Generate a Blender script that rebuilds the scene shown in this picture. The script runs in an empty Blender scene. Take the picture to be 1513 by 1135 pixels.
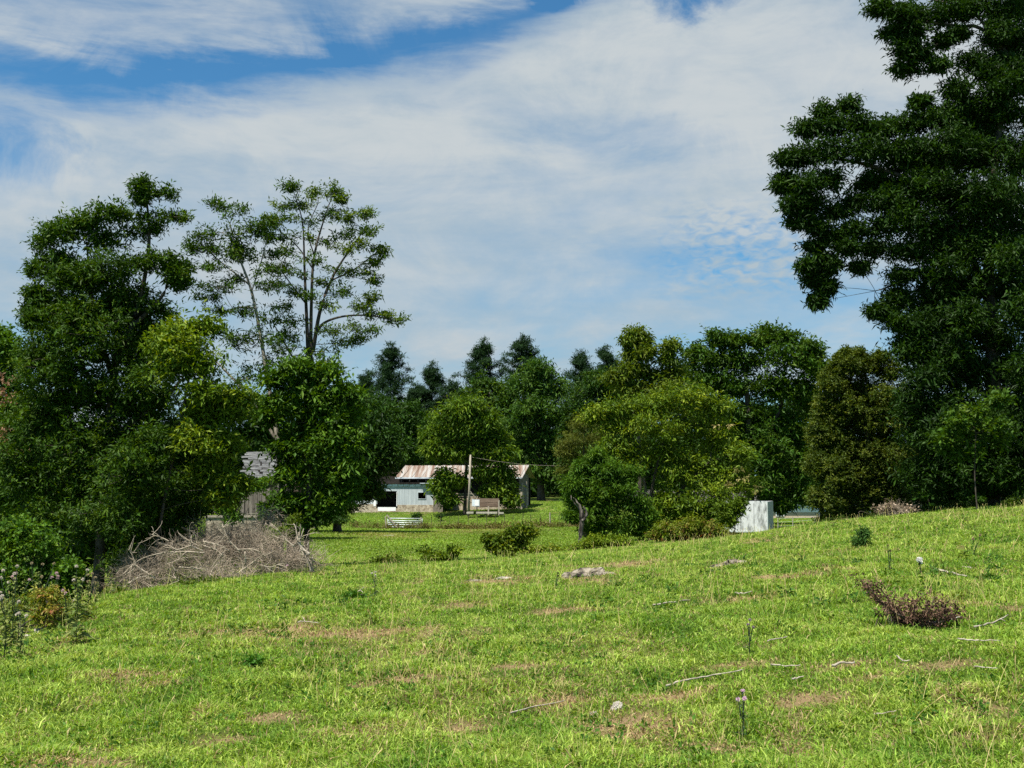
import bpy, math
import numpy as np
sc = bpy.context.scene
C = sc.collection
RNG = np.random.default_rng(7)
F = 1681.0; CX, CY = 756.5, 567.5; HZ = 720.0
TH = math.atan((HZ - CY) / F)
cT, sT = math.cos(TH), math.sin(TH)

# ------------------------------------------------------------------ helpers
def ray(px, py):
    a = (np.asarray(px, float) - CX) / F; b = -(np.asarray(py, float) - CY) / F
    dy = cT - b * sT; dz = sT + b * cT
    return a / dy, dz / dy            # x/Y , z/Y
def P(px, py, D):
    u, w = ray(px, py)
    return np.array([u * D, D, w * D])
def mpp(D): return D / F
def norm(v): return v / np.maximum(np.linalg.norm(v, axis=-1, keepdims=True), 1e-9)

def _h(ix, iy, s):
    n = (ix * 374761393 + iy * 668265263 + s * 974634777) & 0xffffffff
    n = ((n ^ (n >> 13)) * 1274126177) & 0xffffffff
    return ((n ^ (n >> 16)) & 0xffff) / 65535.0
def vnoise(x, y, s=0):
    x = np.asarray(x, float); y = np.asarray(y, float)
    xi = np.floor(x).astype(np.int64); yi = np.floor(y).astype(np.int64)
    fx = x - xi; fy = y - yi; fx = fx * fx * (3 - 2 * fx); fy = fy * fy * (3 - 2 * fy)
    return ((_h(xi, yi, s) * (1 - fx) + _h(xi + 1, yi, s) * fx) * (1 - fy)
            + (_h(xi, yi + 1, s) * (1 - fx) + _h(xi + 1, yi + 1, s) * fx) * fy)
def fbm(x, y, s=0, o=4):
    t = 0; a = 0.5; n = 0
    for k in range(o):
        t = t + a * vnoise(x, y, s + k); n += a; x = x * 2.03 + 5.1; y = y * 2.03 + 1.7; a *= 0.5
    return t / n

def mesh(name, V, F4=None, F3=None, mat=None, col=None, smooth=False, mats=None, mi=None):
    V = np.asarray(V, np.float32).reshape(-1, 3)
    me = bpy.data.meshes.new(name)
    me.vertices.add(len(V)); me.vertices.foreach_set('co', V.ravel())
    f4 = np.zeros((0, 4), np.int32) if F4 is None else np.asarray(F4, np.int32).reshape(-1, 4)
    f3 = np.zeros((0, 3), np.int32) if F3 is None else np.asarray(F3, np.int32).reshape(-1, 3)
    idx = np.concatenate([f4.ravel(), f3.ravel()]).astype(np.int32)
    me.loops.add(len(idx)); me.loops.foreach_set('vertex_index', idx)
    n = len(f4) + len(f3); me.polygons.add(n)
    st = np.concatenate([np.arange(len(f4)) * 4, len(f4) * 4 + np.arange(len(f3)) * 3]).astype(np.int32)
    me.polygons.foreach_set('loop_start', st)
    me.polygons.foreach_set('use_smooth', np.full(n, bool(smooth)))
    if mi is not None: me.polygons.foreach_set('material_index', np.asarray(mi, np.int32))
    for m in (mats or ([mat] if mat else [])): me.materials.append(m)
    if col is not None:
        at = me.color_attributes.new('Col', 'FLOAT_COLOR', 'POINT')
        c = np.ones((len(V), 4), np.float32); c[:, :3] = col
        at.data.foreach_set('color', c.ravel())
    me.update(calc_edges=True)
    return me
class MB:
    """collects pieces; one mesh per part"""
    def __init__(s): s.V = []; s.Q = []; s.T = []; s.c = []; s.n = 0
    def add(s, V, Q=None, T=None, col=None):
        V = np.asarray(V, float).reshape(-1, 3)
        s.V.append(V)
        if Q is not None and len(Q): s.Q.append(np.asarray(Q).reshape(-1, 4) + s.n)
        if T is not None and len(T): s.T.append(np.asarray(T).reshape(-1, 3) + s.n)
        s.c.append(np.broadcast_to(np.asarray((1, 1, 1) if col is None else col, float), (len(V), 3)))
        s.n += len(V); return s
    def box(s, x0, x1, y0, y1, z0, z1, R=None):
        V = np.array([(x, y, z) for x in (x0, x1) for y in (y0, y1) for z in (z0, z1)], float)
        if R is not None: V = R(V)
        return s.add(V, [(0, 1, 3, 2), (4, 6, 7, 5), (0, 4, 5, 1), (2, 3, 7, 6), (0, 2, 6, 4), (1, 5, 7, 3)])
    def beam(s, a, b, w, h):
        a = np.array(a, float); b = np.array(b, float); d = norm(b - a)
        u = np.array([0, 0, 1.0]) if abs(d[2]) < .9 else np.array([0, 1.0, 0])
        r = norm(np.cross(d, u)); u = np.cross(r, d)
        V = [p + i * r * w / 2 + j * u * h / 2 for p in (a, b) for i in (-1, 1) for j in (-1, 1)]
        return s.add(V, [(0, 1, 3, 2), (4, 6, 7, 5), (0, 4, 5, 1), (2, 3, 7, 6), (0, 2, 6, 4), (1, 5, 7, 3)])
    def tube(s, pts, rad, sides=8, col=None):
        V, Q = tubes(np.array(pts, float)[None], np.array(rad, float)[None], sides)
        n = len(pts); T = []
        b = len(V); V = np.vstack([V, pts[0], pts[-1]])
        for k in range(sides):
            T.append((b, (k + 1) % sides, k)); T.append((b + 1, (n - 1) * sides + k, (n - 1) * sides + (k + 1) % sides))
        return s.add(V, Q, T, col)
    def obj(s, name, mat, parent=None, smooth=False, org=None):
        V = np.vstack(s.V)
        if parent is not None: V = V - np.array(parent['_o'])
        elif org is not None: V = V - np.array(org)
        me = mesh(name, V, np.vstack(s.Q) if s.Q else None, np.vstack(s.T) if s.T else None, mat, np.vstack(s.c), smooth)
        o = bpy.data.objects.new(name, me); C.objects.link(o)
        if parent is not None: o.parent = parent
        elif org is not None: o.location = org
        return o
def tubes(Pn, R, sides=4):
    """Pn (N,K,3), R (N,K)"""
    N, K, _ = Pn.shape
    t = np.gradient(Pn, axis=1); t = norm(t)
    ref = np.where(np.abs(t[..., 2:3]) > .95, np.array([1.0, 0, 0]), np.array([0, 0, 1.0]))
    u = norm(np.cross(t, ref)); v = np.cross(t, u)
    a = np.arange(sides) / sides * 2 * np.pi
    V = Pn[:, :, None] + R[:, :, None, None] * (np.cos(a)[:, None] * u[:, :, None] + np.sin(a)[:, None] * v[:, :, None])
    i = (np.arange(N)[:, None, None] * K + np.arange(K - 1)[None, :, None]) * sides
    k = np.arange(sides)[None, None]
    k2 = (k + 1) % sides
    Q = np.stack([i + k, i + k2, i + sides + k2, i + sides + k], -1).reshape(-1, 4)
    return V.reshape(-1, 3), Q
def curve(a, b, K=5, bend=.15, sag=0, rng=RNG):
    """N curves between arrays a,b"""
    a = np.atleast_2d(a); b = np.atleast_2d(b); t = np.linspace(0, 1, K)[None, :, None]
    L = np.linalg.norm(b - a, axis=1)[:, None]
    off = rng.normal(0, bend, (len(a), 3)) * L; off[:, 2] += sag * L[:, 0]
    return a[:, None] * (1 - t) + b[:, None] * t + off[:, None] * (4 * t * (1 - t))
def spline(pts, n=6):
    pts = np.array(pts, float)
    if len(pts) < 3: return pts
    p = np.vstack([2 * pts[0] - pts[1], pts, 2 * pts[-1] - pts[-2]]); out = []
    for i in range(1, len(p) - 2):
        for k in range(n):
            t = k / n
            out.append(.5 * (2 * p[i] + (p[i + 1] - p[i - 1]) * t + (2 * p[i - 1] - 5 * p[i] + 4 * p[i + 1] - p[i + 2]) * t * t
                             + (3 * p[i] - p[i - 1] - 3 * p[i + 1] + p[i + 2]) * t ** 3))
    out.append(pts[-1]); return np.array(out)

def tag(o, label=None, cat=None, group=None, kind=None):
    if label: o['label'] = label
    if cat: o['category'] = cat
    if group: o['group'] = group
    if kind: o['kind'] = kind
    return o
def thing(name, label, cat, loc, group=None):
    o = bpy.data.objects.new(name, None); C.objects.link(o); o.location = [float(v) for v in loc]
    o['_o'] = [float(v) for v in loc]
    o.empty_display_size = .2
    return tag(o, label, cat, group)

# ------------------------------------------------------------------ materials
def new_mat(name):
    m = bpy.data.materials.new(name); m.use_nodes = True
    nt = m.node_tree; bs = nt.nodes['Principled BSDF']; return m, nt, bs
def node(nt, t, ins=None, **kw):
    n = nt.nodes.new(t)
    for k, v in kw.items(): setattr(n, k, v)
    for k, v in (ins or {}).items():
        if isinstance(v, bpy.types.NodeSocket): nt.links.new(v, n.inputs[k])
        else: n.inputs[k].default_value = v
    return n
def leaf_mat(name, trans=.3, rough=.5, spec=.35):
    m, nt, bs = new_mat(name)
    a = node(nt, 'ShaderNodeAttribute', attribute_name='Col')
    nt.links.new(a.outputs['Color'], bs.inputs['Base Color'])
    bs.inputs['Roughness'].default_value = rough; bs.inputs['Specular IOR Level'].default_value = spec
    hs = node(nt, 'ShaderNodeHueSaturation', {'Hue': .485, 'Saturation': 1.15, 'Value': 1.5, 'Color': a.outputs['Color']})
    tr = node(nt, 'ShaderNodeBsdfTranslucent', {'Color': hs.outputs[0]})
    mx = node(nt, 'ShaderNodeMixShader', {0: trans, 1: bs.outputs[0], 2: tr.outputs[0]})
    nt.links.new(mx.outputs[0], nt.nodes['Material Output'].inputs['Surface'])
    return m
def noisy(name, c1, c2, scale=6, rough=.9, bump=.3, stretch=(1, 1, 1), c3=None, spec=.3, detail=8, metal=0, coords='Object', lo=.35, hi=.65):
    m, nt, bs = new_mat(name)
    tc = node(nt, 'ShaderNodeTexCoord')
    mp = node(nt, 'ShaderNodeMapping', {'Vector': tc.outputs[coords], 'Scale': stretch})
    n1 = node(nt, 'ShaderNodeTexNoise', {'Vector': mp.outputs[0], 'Scale': scale, 'Detail': detail, 'Roughness': .65})
    cr = node(nt, 'ShaderNodeValToRGB', {0: n1.outputs[0]})
    e = cr.color_ramp.elements; e[0].position = lo; e[1].position = hi
    e[0].color = (*c1, 1); e[1].color = (*c2, 1)
    if c3:
        x = cr.color_ramp.elements.new((lo + hi) / 2); x.color = (*c3, 1)
    nt.links.new(cr.outputs[0], bs.inputs['Base Color'])
    bs.inputs['Roughness'].default_value = rough; bs.inputs['Specular IOR Level'].default_value = spec
    bs.inputs['Metallic'].default_value = metal
    if bump:
        n2 = node(nt, 'ShaderNodeTexNoise', {'Vector': mp.outputs[0], 'Scale': scale * 3, 'Detail': 6})
        b = node(nt, 'ShaderNodeBump', {'Height': n2.outputs[0], 'Strength': bump, 'Distance': .05})
        nt.links.new(b.outputs[0], bs.inputs['Normal'])
    return m
M = {}
M['leaf'] = leaf_mat('leaf', .26, .55, .14)
M['matte_leaf'] = leaf_mat('matte_leaf', .3, .7, .15)
M['dead_leaf'] = leaf_mat('dead_leaf', .12, .9, .1)
M['grass'] = leaf_mat('grass_blade', .32, .55, .2)
M['bark'] = noisy('dark_bark', (.03, .024, .018), (.1, .08, .06), 5, stretch=(1, 1, .25), bump=.8)
M['pale_bark'] = noisy('pale_bark', (.12, .10, .07), (.34, .31, .25), 5, stretch=(1, 1, .3), bump=.6)
M['deadwood'] = noisy('weathered_wood', (.17, .14, .11), (.48, .42, .34), 9, stretch=(1, 1, 1), bump=.4)
M['snag'] = noisy('snag_wood', (.02, .016, .013), (.33, .29, .24), 2.2, stretch=(3, 3, .5), bump=.8, lo=.42, hi=.7)
M['twig'] = noisy('dead_twig', (.15, .12, .085), (.38, .31, .23), 1.4, bump=0)
M['limbwood'] = noisy('bare_limb', (.2, .16, .11), (.46, .39, .3), 8, bump=.2)
M['bleached'] = noisy('bleached_stick', (.2, .17, .125), (.44, .39, .31), 12, bump=.3)
M['rock'] = noisy('limestone', (.02, .017, .013), (.3, .26, .2), 6, bump=1, c3=(.17, .145, .105), lo=.42, hi=.6)
M['white_rock'] = noisy('pale_stone', (.2, .175, .14), (.46, .42, .36), 9, bump=.8)
M['rust_roof'] = noisy('rusty_tin', (.13, .07, .045), (.34, .325, .3), 1.6, rough=.6, bump=0, stretch=(2.2, .1, .1), c3=(.24, .185, .145), lo=.36, hi=.6)
M['blue_metal'] = noisy('blue_grey_metal', (.31, .345, .36), (.46, .5, .51), 1.6, rough=.6, bump=.1, stretch=(3, 1, .3))
M['pale_metal'] = noisy('pale_metal', (.4, .46, .5), (.68, .73, .76), 2, rough=.5, bump=.1)
M['stone'] = noisy('foundation_stone', (.2, .15, .1), (.52, .45, .34), 3.5, bump=.6)
M['oldboard'] = noisy('grey_boards', (.07, .055, .045), (.3, .26, .21), 3, stretch=(5, 5, .3), bump=.5)
M['plank_h'] = noisy('brown_boards', (.07, .045, .03), (.26, .19, .14), 3, stretch=(.3, 5, 5), bump=.5)
M['dark'] = noisy('dark_timber_and_shade', (.012, .01, .008), (.04, .03, .025), 3, bump=0)
M['shingle'] = noisy('grey_shingle', (.16, .15, .145), (.52, .5, .48), 3, stretch=(.5, 2, 6), bump=.4)
M['shingle_dark'] = noisy('grey_brown_shingle', (.05, .045, .04), (.12, .11, .1), 3)
M['white_box'] = noisy('stained_white_panel', (.16, .17, .16), (.6, .62, .61), 2.2, rough=.6, bump=.03, stretch=(1.6, 1.6, .6), lo=.36, hi=.52)
M['grey_box'] = noisy('grey_shade_and_seam', (.2, .21, .21), (.42, .43, .43), 3, rough=.6, stretch=(3, 3, .3), bump=.1)
M['white'] = noisy('white_paint', (.72, .72, .7), (.84, .84, .82), 3, rough=.5, bump=.05)
M['galv'] = noisy('galvanised', (.38, .43, .41), (.6, .66, .63), 6, rough=.45, bump=0, metal=.2)
M['tan'] = noisy('tan_brick', (.4, .31, .22), (.58, .47, .34), 6, bump=.2)
M['glass'] = noisy('window_glass', (.02, .025, .03), (.05, .06, .07), 2, rough=.1, bump=0, spec=.6)
M['concrete'] = noisy('concrete', (.28, .26, .2), (.44, .41, .34), 4, bump=.4)
M['petal'] = leaf_mat('petal', .3, .7, .1)

# ------------------------------------------------------------------ ground height
cols = {
 -400: [(7.2,1135),(10,1020),(14,955),(24,915),(45,880),(90,800),(200,740)],
 0:   [(6.8,1135),(9.5,1010),(13,948),(17,925),(24,912),(34,890),(60,820),(110,765),(200,740)],
 150: [(6.7,1135),(9.5,1005),(14,928),(19,889),(24,888),(34,872),(60,812),(110,765),(200,740)],
 300: [(6.6,1135),(9.5,1000),(14,920),(20,872),(25,859),(30,858),(36,856),(60,806),(110,768),(200,742)],
 450: [(6.5,1135),(9.5,995),(14,912),(20,866),(28,841),(33,838),(40,834),(60,803),(80,786),(100,776),(125,753),(200,735)],
 600: [(6.4,1135),(9.5,990),(14,908),(20,862),(30,836),(38,829),(46,826),(60,806),(80,790),(100,779),(118,754),(150,745),(200,735)],
 756: [(6.3,1135),(9.3,990),(14,903),(20,858),(30,833),(40,823),(47,821),(60,804),(80,788),(100,773),(118,750),(130,742),(200,728)],
 900: [(6.1,1135),(9.1,985),(14,893),(20,850),(30,822),(40,810),(47,808),(60,799),(80,782),(100,768),(120,744),(200,728)],
 1050:[(6.0,1135),(9,975),(14,883),(20,840),(30,811),(38,802),(48,799),(60,797),(80,785),(100,772),(135,766),(200,750)],
 1200:[(5.9,1135),(8.8,965),(14,868),(20,820),(30,784),(36,776),(42,777),(60,785),(80,780),(100,773),(135,765),(200,750)],
 1350:[(5.75,1135),(8.6,960),(14,858),(20,806),(30,769),(36,761),(42,761),(60,770),(80,772),(135,765),(200,750)],
 1513:[(5.6,1135),(8.5,955),(14,848),(20,790),(30,755),(36,747),(42,747),(60,760),(135,758),(200,745)],
 1900:[(5.2,1135),(8,950),(14,840),(20,775),(30,735),(36,728),(45,728),(80,750),(200,740)],
}
cp = []
for px, L in cols.items():
    for D, py in L:
        p = P(px, py, D); r = math.hypot(p[0], p[1]); cp.append((math.atan2(p[0], p[1]), math.log(r), -p[2] / r))
cp = np.array(cp)
def kern(d): return d
def feat(a, l): return np.stack([a * 2.2, l], -1)
X = feat(cp[:, 0], cp[:, 1]); n = len(X)
K_ = kern(np.linalg.norm(X[:, None] - X[None], axis=-1))
Am = np.zeros((n + 3, n + 3)); Am[:n, :n] = K_ - np.eye(n) * .012; Am[:n, n] = 1; Am[:n, n + 1:] = X; Am[n, :n] = 1; Am[n + 1:, :n] = X.T
Wc = np.linalg.solve(Am, np.concatenate([cp[:, 2], np.zeros(3)]))
LR0, LR1, NL = math.log(.4), math.log(3500.0), 760
lg = np.linspace(LR0, LR1, NL)
AZM = math.radians(34)
ag = np.radians(np.concatenate([np.linspace(-180, -42, 36), np.linspace(-40, 40, 361), np.linspace(42, 180, 36)]))
def s_eval(a, l):
    f = feat(a, l).reshape(-1, 2)
    d = np.linalg.norm(f[:, None] - X[None], axis=-1)
    return (kern(d) @ Wc[:n] + Wc[n] + f @ Wc[n + 1:]).reshape(a.shape)
AA, LL = np.meshgrid(np.clip(ag, -AZM, AZM), np.clip(lg, math.log(6.2), math.log(205)), indexing='ij')
S = s_eval(AA, LL)
# light smoothing along range and azimuth
for _ in range(10):
    S[:, 1:-1] = (S[:, :-2] + 2 * S[:, 1:-1] + S[:, 2:]) / 4
    S[1:-1] = (S[:-2] + 2 * S[1:-1] + S[2:]) / 4
ZG = -S * np.exp(LL)
RR = np.exp(np.meshgrid(ag, lg, indexing='ij')[1]); A2 = np.meshgrid(ag, lg, indexing='ij')[0]
XG, YG = RR * np.sin(A2), RR * np.cos(A2)
fade = np.clip((45 - RR) / 25, 0.25, 1) * np.clip((RR - .8) / 2, 0, 1) * (np.abs(A2) < AZM * 1.4)
ZG = ZG + ((fbm(XG / 1.6, YG / 1.6, 3) - .5) * .2 + (fbm(XG / .4, YG / .4, 9, 2) - .5) * .09) * fade
ZG += (fbm(XG / 14, YG / 14, 5, 2) - .5) * .25 * np.clip((RR - 45) / 40, 0, 1)
def gz(x, y):
    x = np.asarray(x, float); y = np.asarray(y, float)
    a = np.arctan2(x, y); l = np.log(np.maximum(np.hypot(x, y), .41))
    fl = np.clip((l - LR0) / (LR1 - LR0) * (NL - 1), 0, NL - 1.001); il = fl.astype(int); fl = fl - il
    ia = np.clip(np.searchsorted(ag, a) - 1, 0, len(ag) - 2); fa = (a - ag[ia]) / (ag[ia + 1] - ag[ia])
    return (ZG[ia, il] * (1 - fl) + ZG[ia, il + 1] * fl) * (1 - fa) + (ZG[ia + 1, il] * (1 - fl) + ZG[ia + 1, il + 1] * fl) * fa
def G(px, py, tmin=4.5, tmax=180):
    """first point of the ground along the view ray"""
    u, w = ray(px, py); t = np.exp(np.linspace(math.log(tmin), math.log(tmax), 1500))
    z = gz(u * t, t); k = np.argmax(z >= w * t)
    if z[k] < w * t[k]: k = len(t) - 1
    return np.array([u * t[k], t[k], z[k]])
def GD(px, D):
    u, _ = ray(px, 800); return np.array([u * D, D, float(gz(u * D, D))])

# dry patches (worn turf) with a place of their own
patches = []
for px, py, rx, ry in [(395,1060,45,9),(690,1080,45,12),(1250,985,60,10),(1200,1035,50,16),(1290,1000,70,8),(950,1085,80,22),(905,1075,60,20),
    (520,1085,70,12),(330,940,90,5),(480,935,120,5),(700,900,90,8),(820,905,60,6),(1160,855,60,5),(1230,840,40,4),(1440,895,60,10),(1500,900,30,6),
    (740,860,60,6),(870,850,45,9),(930,833,50,5),(200,1000,90,8),(100,1130,70,8),(1440,1095,60,8),(1110,885,60,7),(1000,1030,70,8),(1390,985,80,6),
    (620,1000,60,10),(1340,1090,70,10),(240,1010,70,8),(820,1040,80,10),(560,1010,60,8),(580,790,90,6),(700,785,70,4),(1120,800,60,4),
    (1050,1110,60,10),(350,1095,80,8),(760,985,80,7),(1080,985,60,7),(1460,1050,60,8)]:
    g = G(px, py); gl = G(px - rx, py); gf = G(px, py - ry); gn = G(px, py + ry)
    patches.append((g[0], g[1], abs(g[0] - gl[0]) + .05, max(.12, abs(gf[1] - gn[1]) / 2)))
def dryness(x, y):
    w = (fbm(x / 1.1, y / 1.1, 31) - .5)
    d = np.clip((fbm(x / 3.0, y / 4, 21) - .64) * 3, 0, .3)
    d = d + np.clip((fbm(x / .4, y / .8, 41, 3) - .66) * 3.5, 0, .5)
    for a, b, rx, ry in patches:
        q = np.sqrt(((x - a) / rx) ** 2 + ((y - b) / ry) ** 2) + w * 1.6
        d = d + np.clip(1.15 - q, 0, 1) * 1.0
    return np.clip(d, 0, 1)

# ground mesh
Vg = np.stack([XG, YG, ZG], -1).reshape(-1, 3)
na = len(ag); i, j = np.meshgrid(np.arange(na - 1), np.arange(NL - 1), indexing='ij')
b = i * NL + j; Qg = np.stack([b, b + NL, b + NL + 1, b + 1], -1).reshape(-1, 4)
dg = dryness(Vg[:, 0], Vg[:, 1]); Vc = len(Vg)
Vg = np.vstack([Vg, [0, 0, ZG[:, 0].mean()]])
Tg = np.stack([np.full(na - 1, Vc), (np.arange(na - 1) + 1) * NL, np.arange(na - 1) * NL], -1)
gc = np.concatenate([dg, [0.]])[:, None] * np.ones(3)
m, nt, bs = new_mat('pasture_ground')
at = node(nt, 'ShaderNodeAttribute', attribute_name='Col')
tc = node(nt, 'ShaderNodeTexCoord')
n1 = node(nt, 'ShaderNodeTexNoise', {'Vector': tc.outputs['Object'], 'Scale': .35, 'Detail': 10, 'Roughness': .7})
n2 = node(nt, 'ShaderNodeTexNoise', {'Vector': tc.outputs['Object'], 'Scale': 5, 'Detail': 8, 'Roughness': .75})
r1 = node(nt, 'ShaderNodeValToRGB', {0: n1.outputs[0]})
r1.color_ramp.elements[0].position = .35; r1.color_ramp.elements[0].color = (.045, .085, .01, 1)
r1.color_ramp.elements[1].position = .66; r1.color_ramp.elements[1].color = (.12, .185, .026, 1)
r2 = node(nt, 'ShaderNodeValToRGB', {0: n2.outputs[0]})
r2.color_ramp.elements[0].position = .35; r2.color_ramp.elements[0].color = (.35, .38, .3, 1)
r2.color_ramp.elements[1].position = .62; r2.color_ramp.elements[1].color = (1.1, 1.1, 1.0, 1)
mx = node(nt, 'ShaderNodeMix', data_type='RGBA', blend_type='MULTIPLY'); mx.inputs[0].default_value = 1
nt.links.new(r1.outputs[0], mx.inputs[6]); nt.links.new(r2.outputs[0], mx.inputs[7])
dr = node(nt, 'ShaderNodeMix', data_type='RGBA'); dr.inputs[7].default_value = (.27, .19, .1, 1)
nt.links.new(at.outputs['Fac'], dr.inputs[0]); nt.links.new(mx.outputs[2], dr.inputs[6])
nt.links.new(dr.outputs[2], bs.inputs['Base Color'])
bs.inputs['Roughness'].default_value = .95; bs.inputs['Specular IOR Level'].default_value = .1
n3 = node(nt, 'ShaderNodeTexNoise', {'Vector': tc.outputs['Object'], 'Scale': 14, 'Detail': 8, 'Roughness': .7})
bp = node(nt, 'ShaderNodeBump', {'Height': n3.outputs[0], 'Strength': .9, 'Distance': .08}); nt.links.new(bp.outputs[0], bs.inputs['Normal'])
M['ground'] = m
go = bpy.data.objects.new('ground', mesh('ground', Vg, Qg, Tg, m, gc, True)); C.objects.link(go)
tag(go, 'green pasture hillside sloping down to the barnyard', None, None, 'structure')

# ------------------------------------------------------------------ grass
def lerp(a, b, t): return a * (1 - t) + b * t
def blades(name, x, y, h, w, label, cat, colf, lean=.55, kind='stuff', seed=1):
    rg = np.random.default_rng(seed); N = len(x)
    z = gz(x, y) - .008
    ph = rg.uniform(0, 2 * np.pi, N); d = np.stack([np.cos(ph), np.sin(ph), 0 * ph], -1)
    ln = np.abs(rg.normal(0, lean, N)) + .1
    fa = rg.uniform(0, 2 * np.pi, N); sd = np.stack([np.cos(fa), np.sin(fa), 0 * fa], -1)
    p = np.stack([x, y, z], -1); up = np.array([0, 0, 1.])
    H = h[:, None]; W = (w / 2)[:, None]; L = ln[:, None]
    mid = p + up * H * .55 + d * H * L * .35
    tip = p + up * H * (1 - .25 * np.clip(L, 0, 1.2)) + d * H * L
    V = np.stack([p - sd * W * .8, p + sd * W * .8, mid - sd * W, mid + sd * W, tip], 1)
    b = np.arange(N)[:, None] * 5
    Q = b + np.array([0, 1, 3, 2]); T = b + np.array([2, 3, 4])
    c = colf(x, y, rg, N); c = np.repeat(c[:, None], 5, 1)
    o = bpy.data.objects.new(name, mesh(name, V.reshape(-1, 3), Q, T, M['grass'], c.reshape(-1, 3))); C.objects.link(o)
    return tag(o, label, cat, None, kind)
GREEN = np.array([.215, .345, .034]); DEEP = np.array([.07, .165, .018]); YEL = np.array([.52, .56, .15]); STRAW = np.array([.5, .4, .2]); BROWN = np.array([.25, .16, .08])
def gcol(x, y, rg, N):
    u = np.clip(fbm(x / .5, y / .6, 51, 4) * 1.1 - .02 + rg.normal(0, .24, N), 0, 1)[:, None]
    c = lerp(DEEP, GREEN, np.clip(u * 1.6, 0, 1)); c = lerp(c, YEL, np.clip(u * 1.5 - .75, 0, 1) * .75)
    d = dryness(x, y); k = rg.random(N) < (.05 + .6 * d)
    s = lerp(BROWN, STRAW, rg.random(N)[:, None])
    c = np.where(k[:, None], s, c)
    return c * rg.uniform(.5, 1.4, (N, 1))
def fan(N, r0, r1, pw, rg, am=33):
    """points with density ~ r^-pw per m2"""
    u = rg.random(N); q = 2 - pw
    r = (r0 ** q + u * (r1 ** q - r0 ** q)) ** (1 / q) if abs(q) > 1e-6 else r0 * (r1 / r0) ** u
    a = np.radians(rg.uniform(-am, am, N)); return r * np.sin(a), r * np.cos(a), r
rg = np.random.default_rng(11)
x, y, r = fan(1550000, 3.6, 48, 1.6, rg, 37)
dd = dryness(x, y); keep = rg.random(len(x)) > dd * .45; x, y, r = x[keep], y[keep], r[keep]
tf = fbm(x / .45, y / .45, 61, 3)
h = (.022 + .045 * np.clip(tf * 2.4 - .95, 0, 1) + rg.exponential(.009, len(x))) * (1 + r / 50) * (1 - .4 * dryness(x, y))
w = np.clip(.0046 + r * .00032, 0, .02) * rg.uniform(.7, 1.4, len(x))
blades('grass', x, y, h, w, 'short green grass covering the near hillside', 'grass', gcol, .95)
x, y, r = fan(430000, 46, 135, 1.3, rg, 34)
blades('meadow_grass', x, y, rg.uniform(.05, .12, len(x)), rg.uniform(.025, .05, len(x)) * (.6 + r / 100), 'short grass of the lower meadow and barnyard', 'grass',
       lambda x, y, rg, N: lerp(gcol(x, y, rg, N), GREEN * .85, .6) * (.55 + .8 * fbm(x / 5, y / 9, 71)[:, None]), .9, seed=3)
# dry flower stalks and long tufts
x, y, r = fan(7800, 5, 44, 1.15, rg, 36)
cl = fbm(x / 2.2, y / 2.2, 81, 2); k = cl > rg.uniform(.35, .75, len(x)); x, y, r = x[k], y[k], r[k]
gx = []
for (px, py, n_) in [(470,1010,14),(505,1040,10),(560,1010,10),(640,1010,18),(660,985,10),(700,1010,8),(590,1000,12),(250,1010,4),(1210,850,8),(1140,880,6),(1060,890,6),(1490,1110,10),(1440,1120,10),(1330,900,8),(1380,870,8),(860,900,6)]:
    g = G(px, py)
    for _ in range(n_): gx.append(g[:2] + rng_ if False else g[:2] + rg.normal(0, .012 * g[1] + .08, 2))
gx = np.array(gx); x = np.concatenate([x, gx[:, 0]]); y = np.concatenate([y, gx[:, 1]]); r = np.hypot(x, y)
a = np.stack([x, y, gz(x, y)], -1); hh = rg.uniform(.1, .34, len(x)) * np.clip(.45 + r / 22, .5, 1); b2 = a + np.stack([rg.normal(0, .28, len(x)) * hh, rg.normal(0, .28, len(x)) * hh, hh], -1)
cv = curve(a, b2, 5, .05, rng=rg); rad = (np.clip(.0007 + r * .00015, 0, .007))[:, None] * np.linspace(1, .45, 5)[None]
V, Q = tubes(cv, rad, 3); mb = MB(); cc = lerp(STRAW * 1.35, YEL, rg.random((len(x), 1))); mb.add(V, Q, None, np.repeat(cc, 15, 0))
k = rg.random(len(x)) < .5; e = b2[k]; e2 = e + norm(cv[k, -1] - cv[k, -2]) * rg.uniform(.03, .07, (k.sum(), 1))
V, Q = tubes(curve(e, e2, 4, .02, rng=rg), (np.clip(.003 + r[k] * .0001, 0, .008))[:, None] * np.array([.5, 1, .9, .2])[None], 4)
mb.add(V, Q, None, np.repeat(cc[k] * .9, 16, 0))
tag(mb.obj('dry_stalks', M['grass']), 'thin straw coloured grass stalks standing out of the turf', 'dry grass', None, 'stuff')

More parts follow.
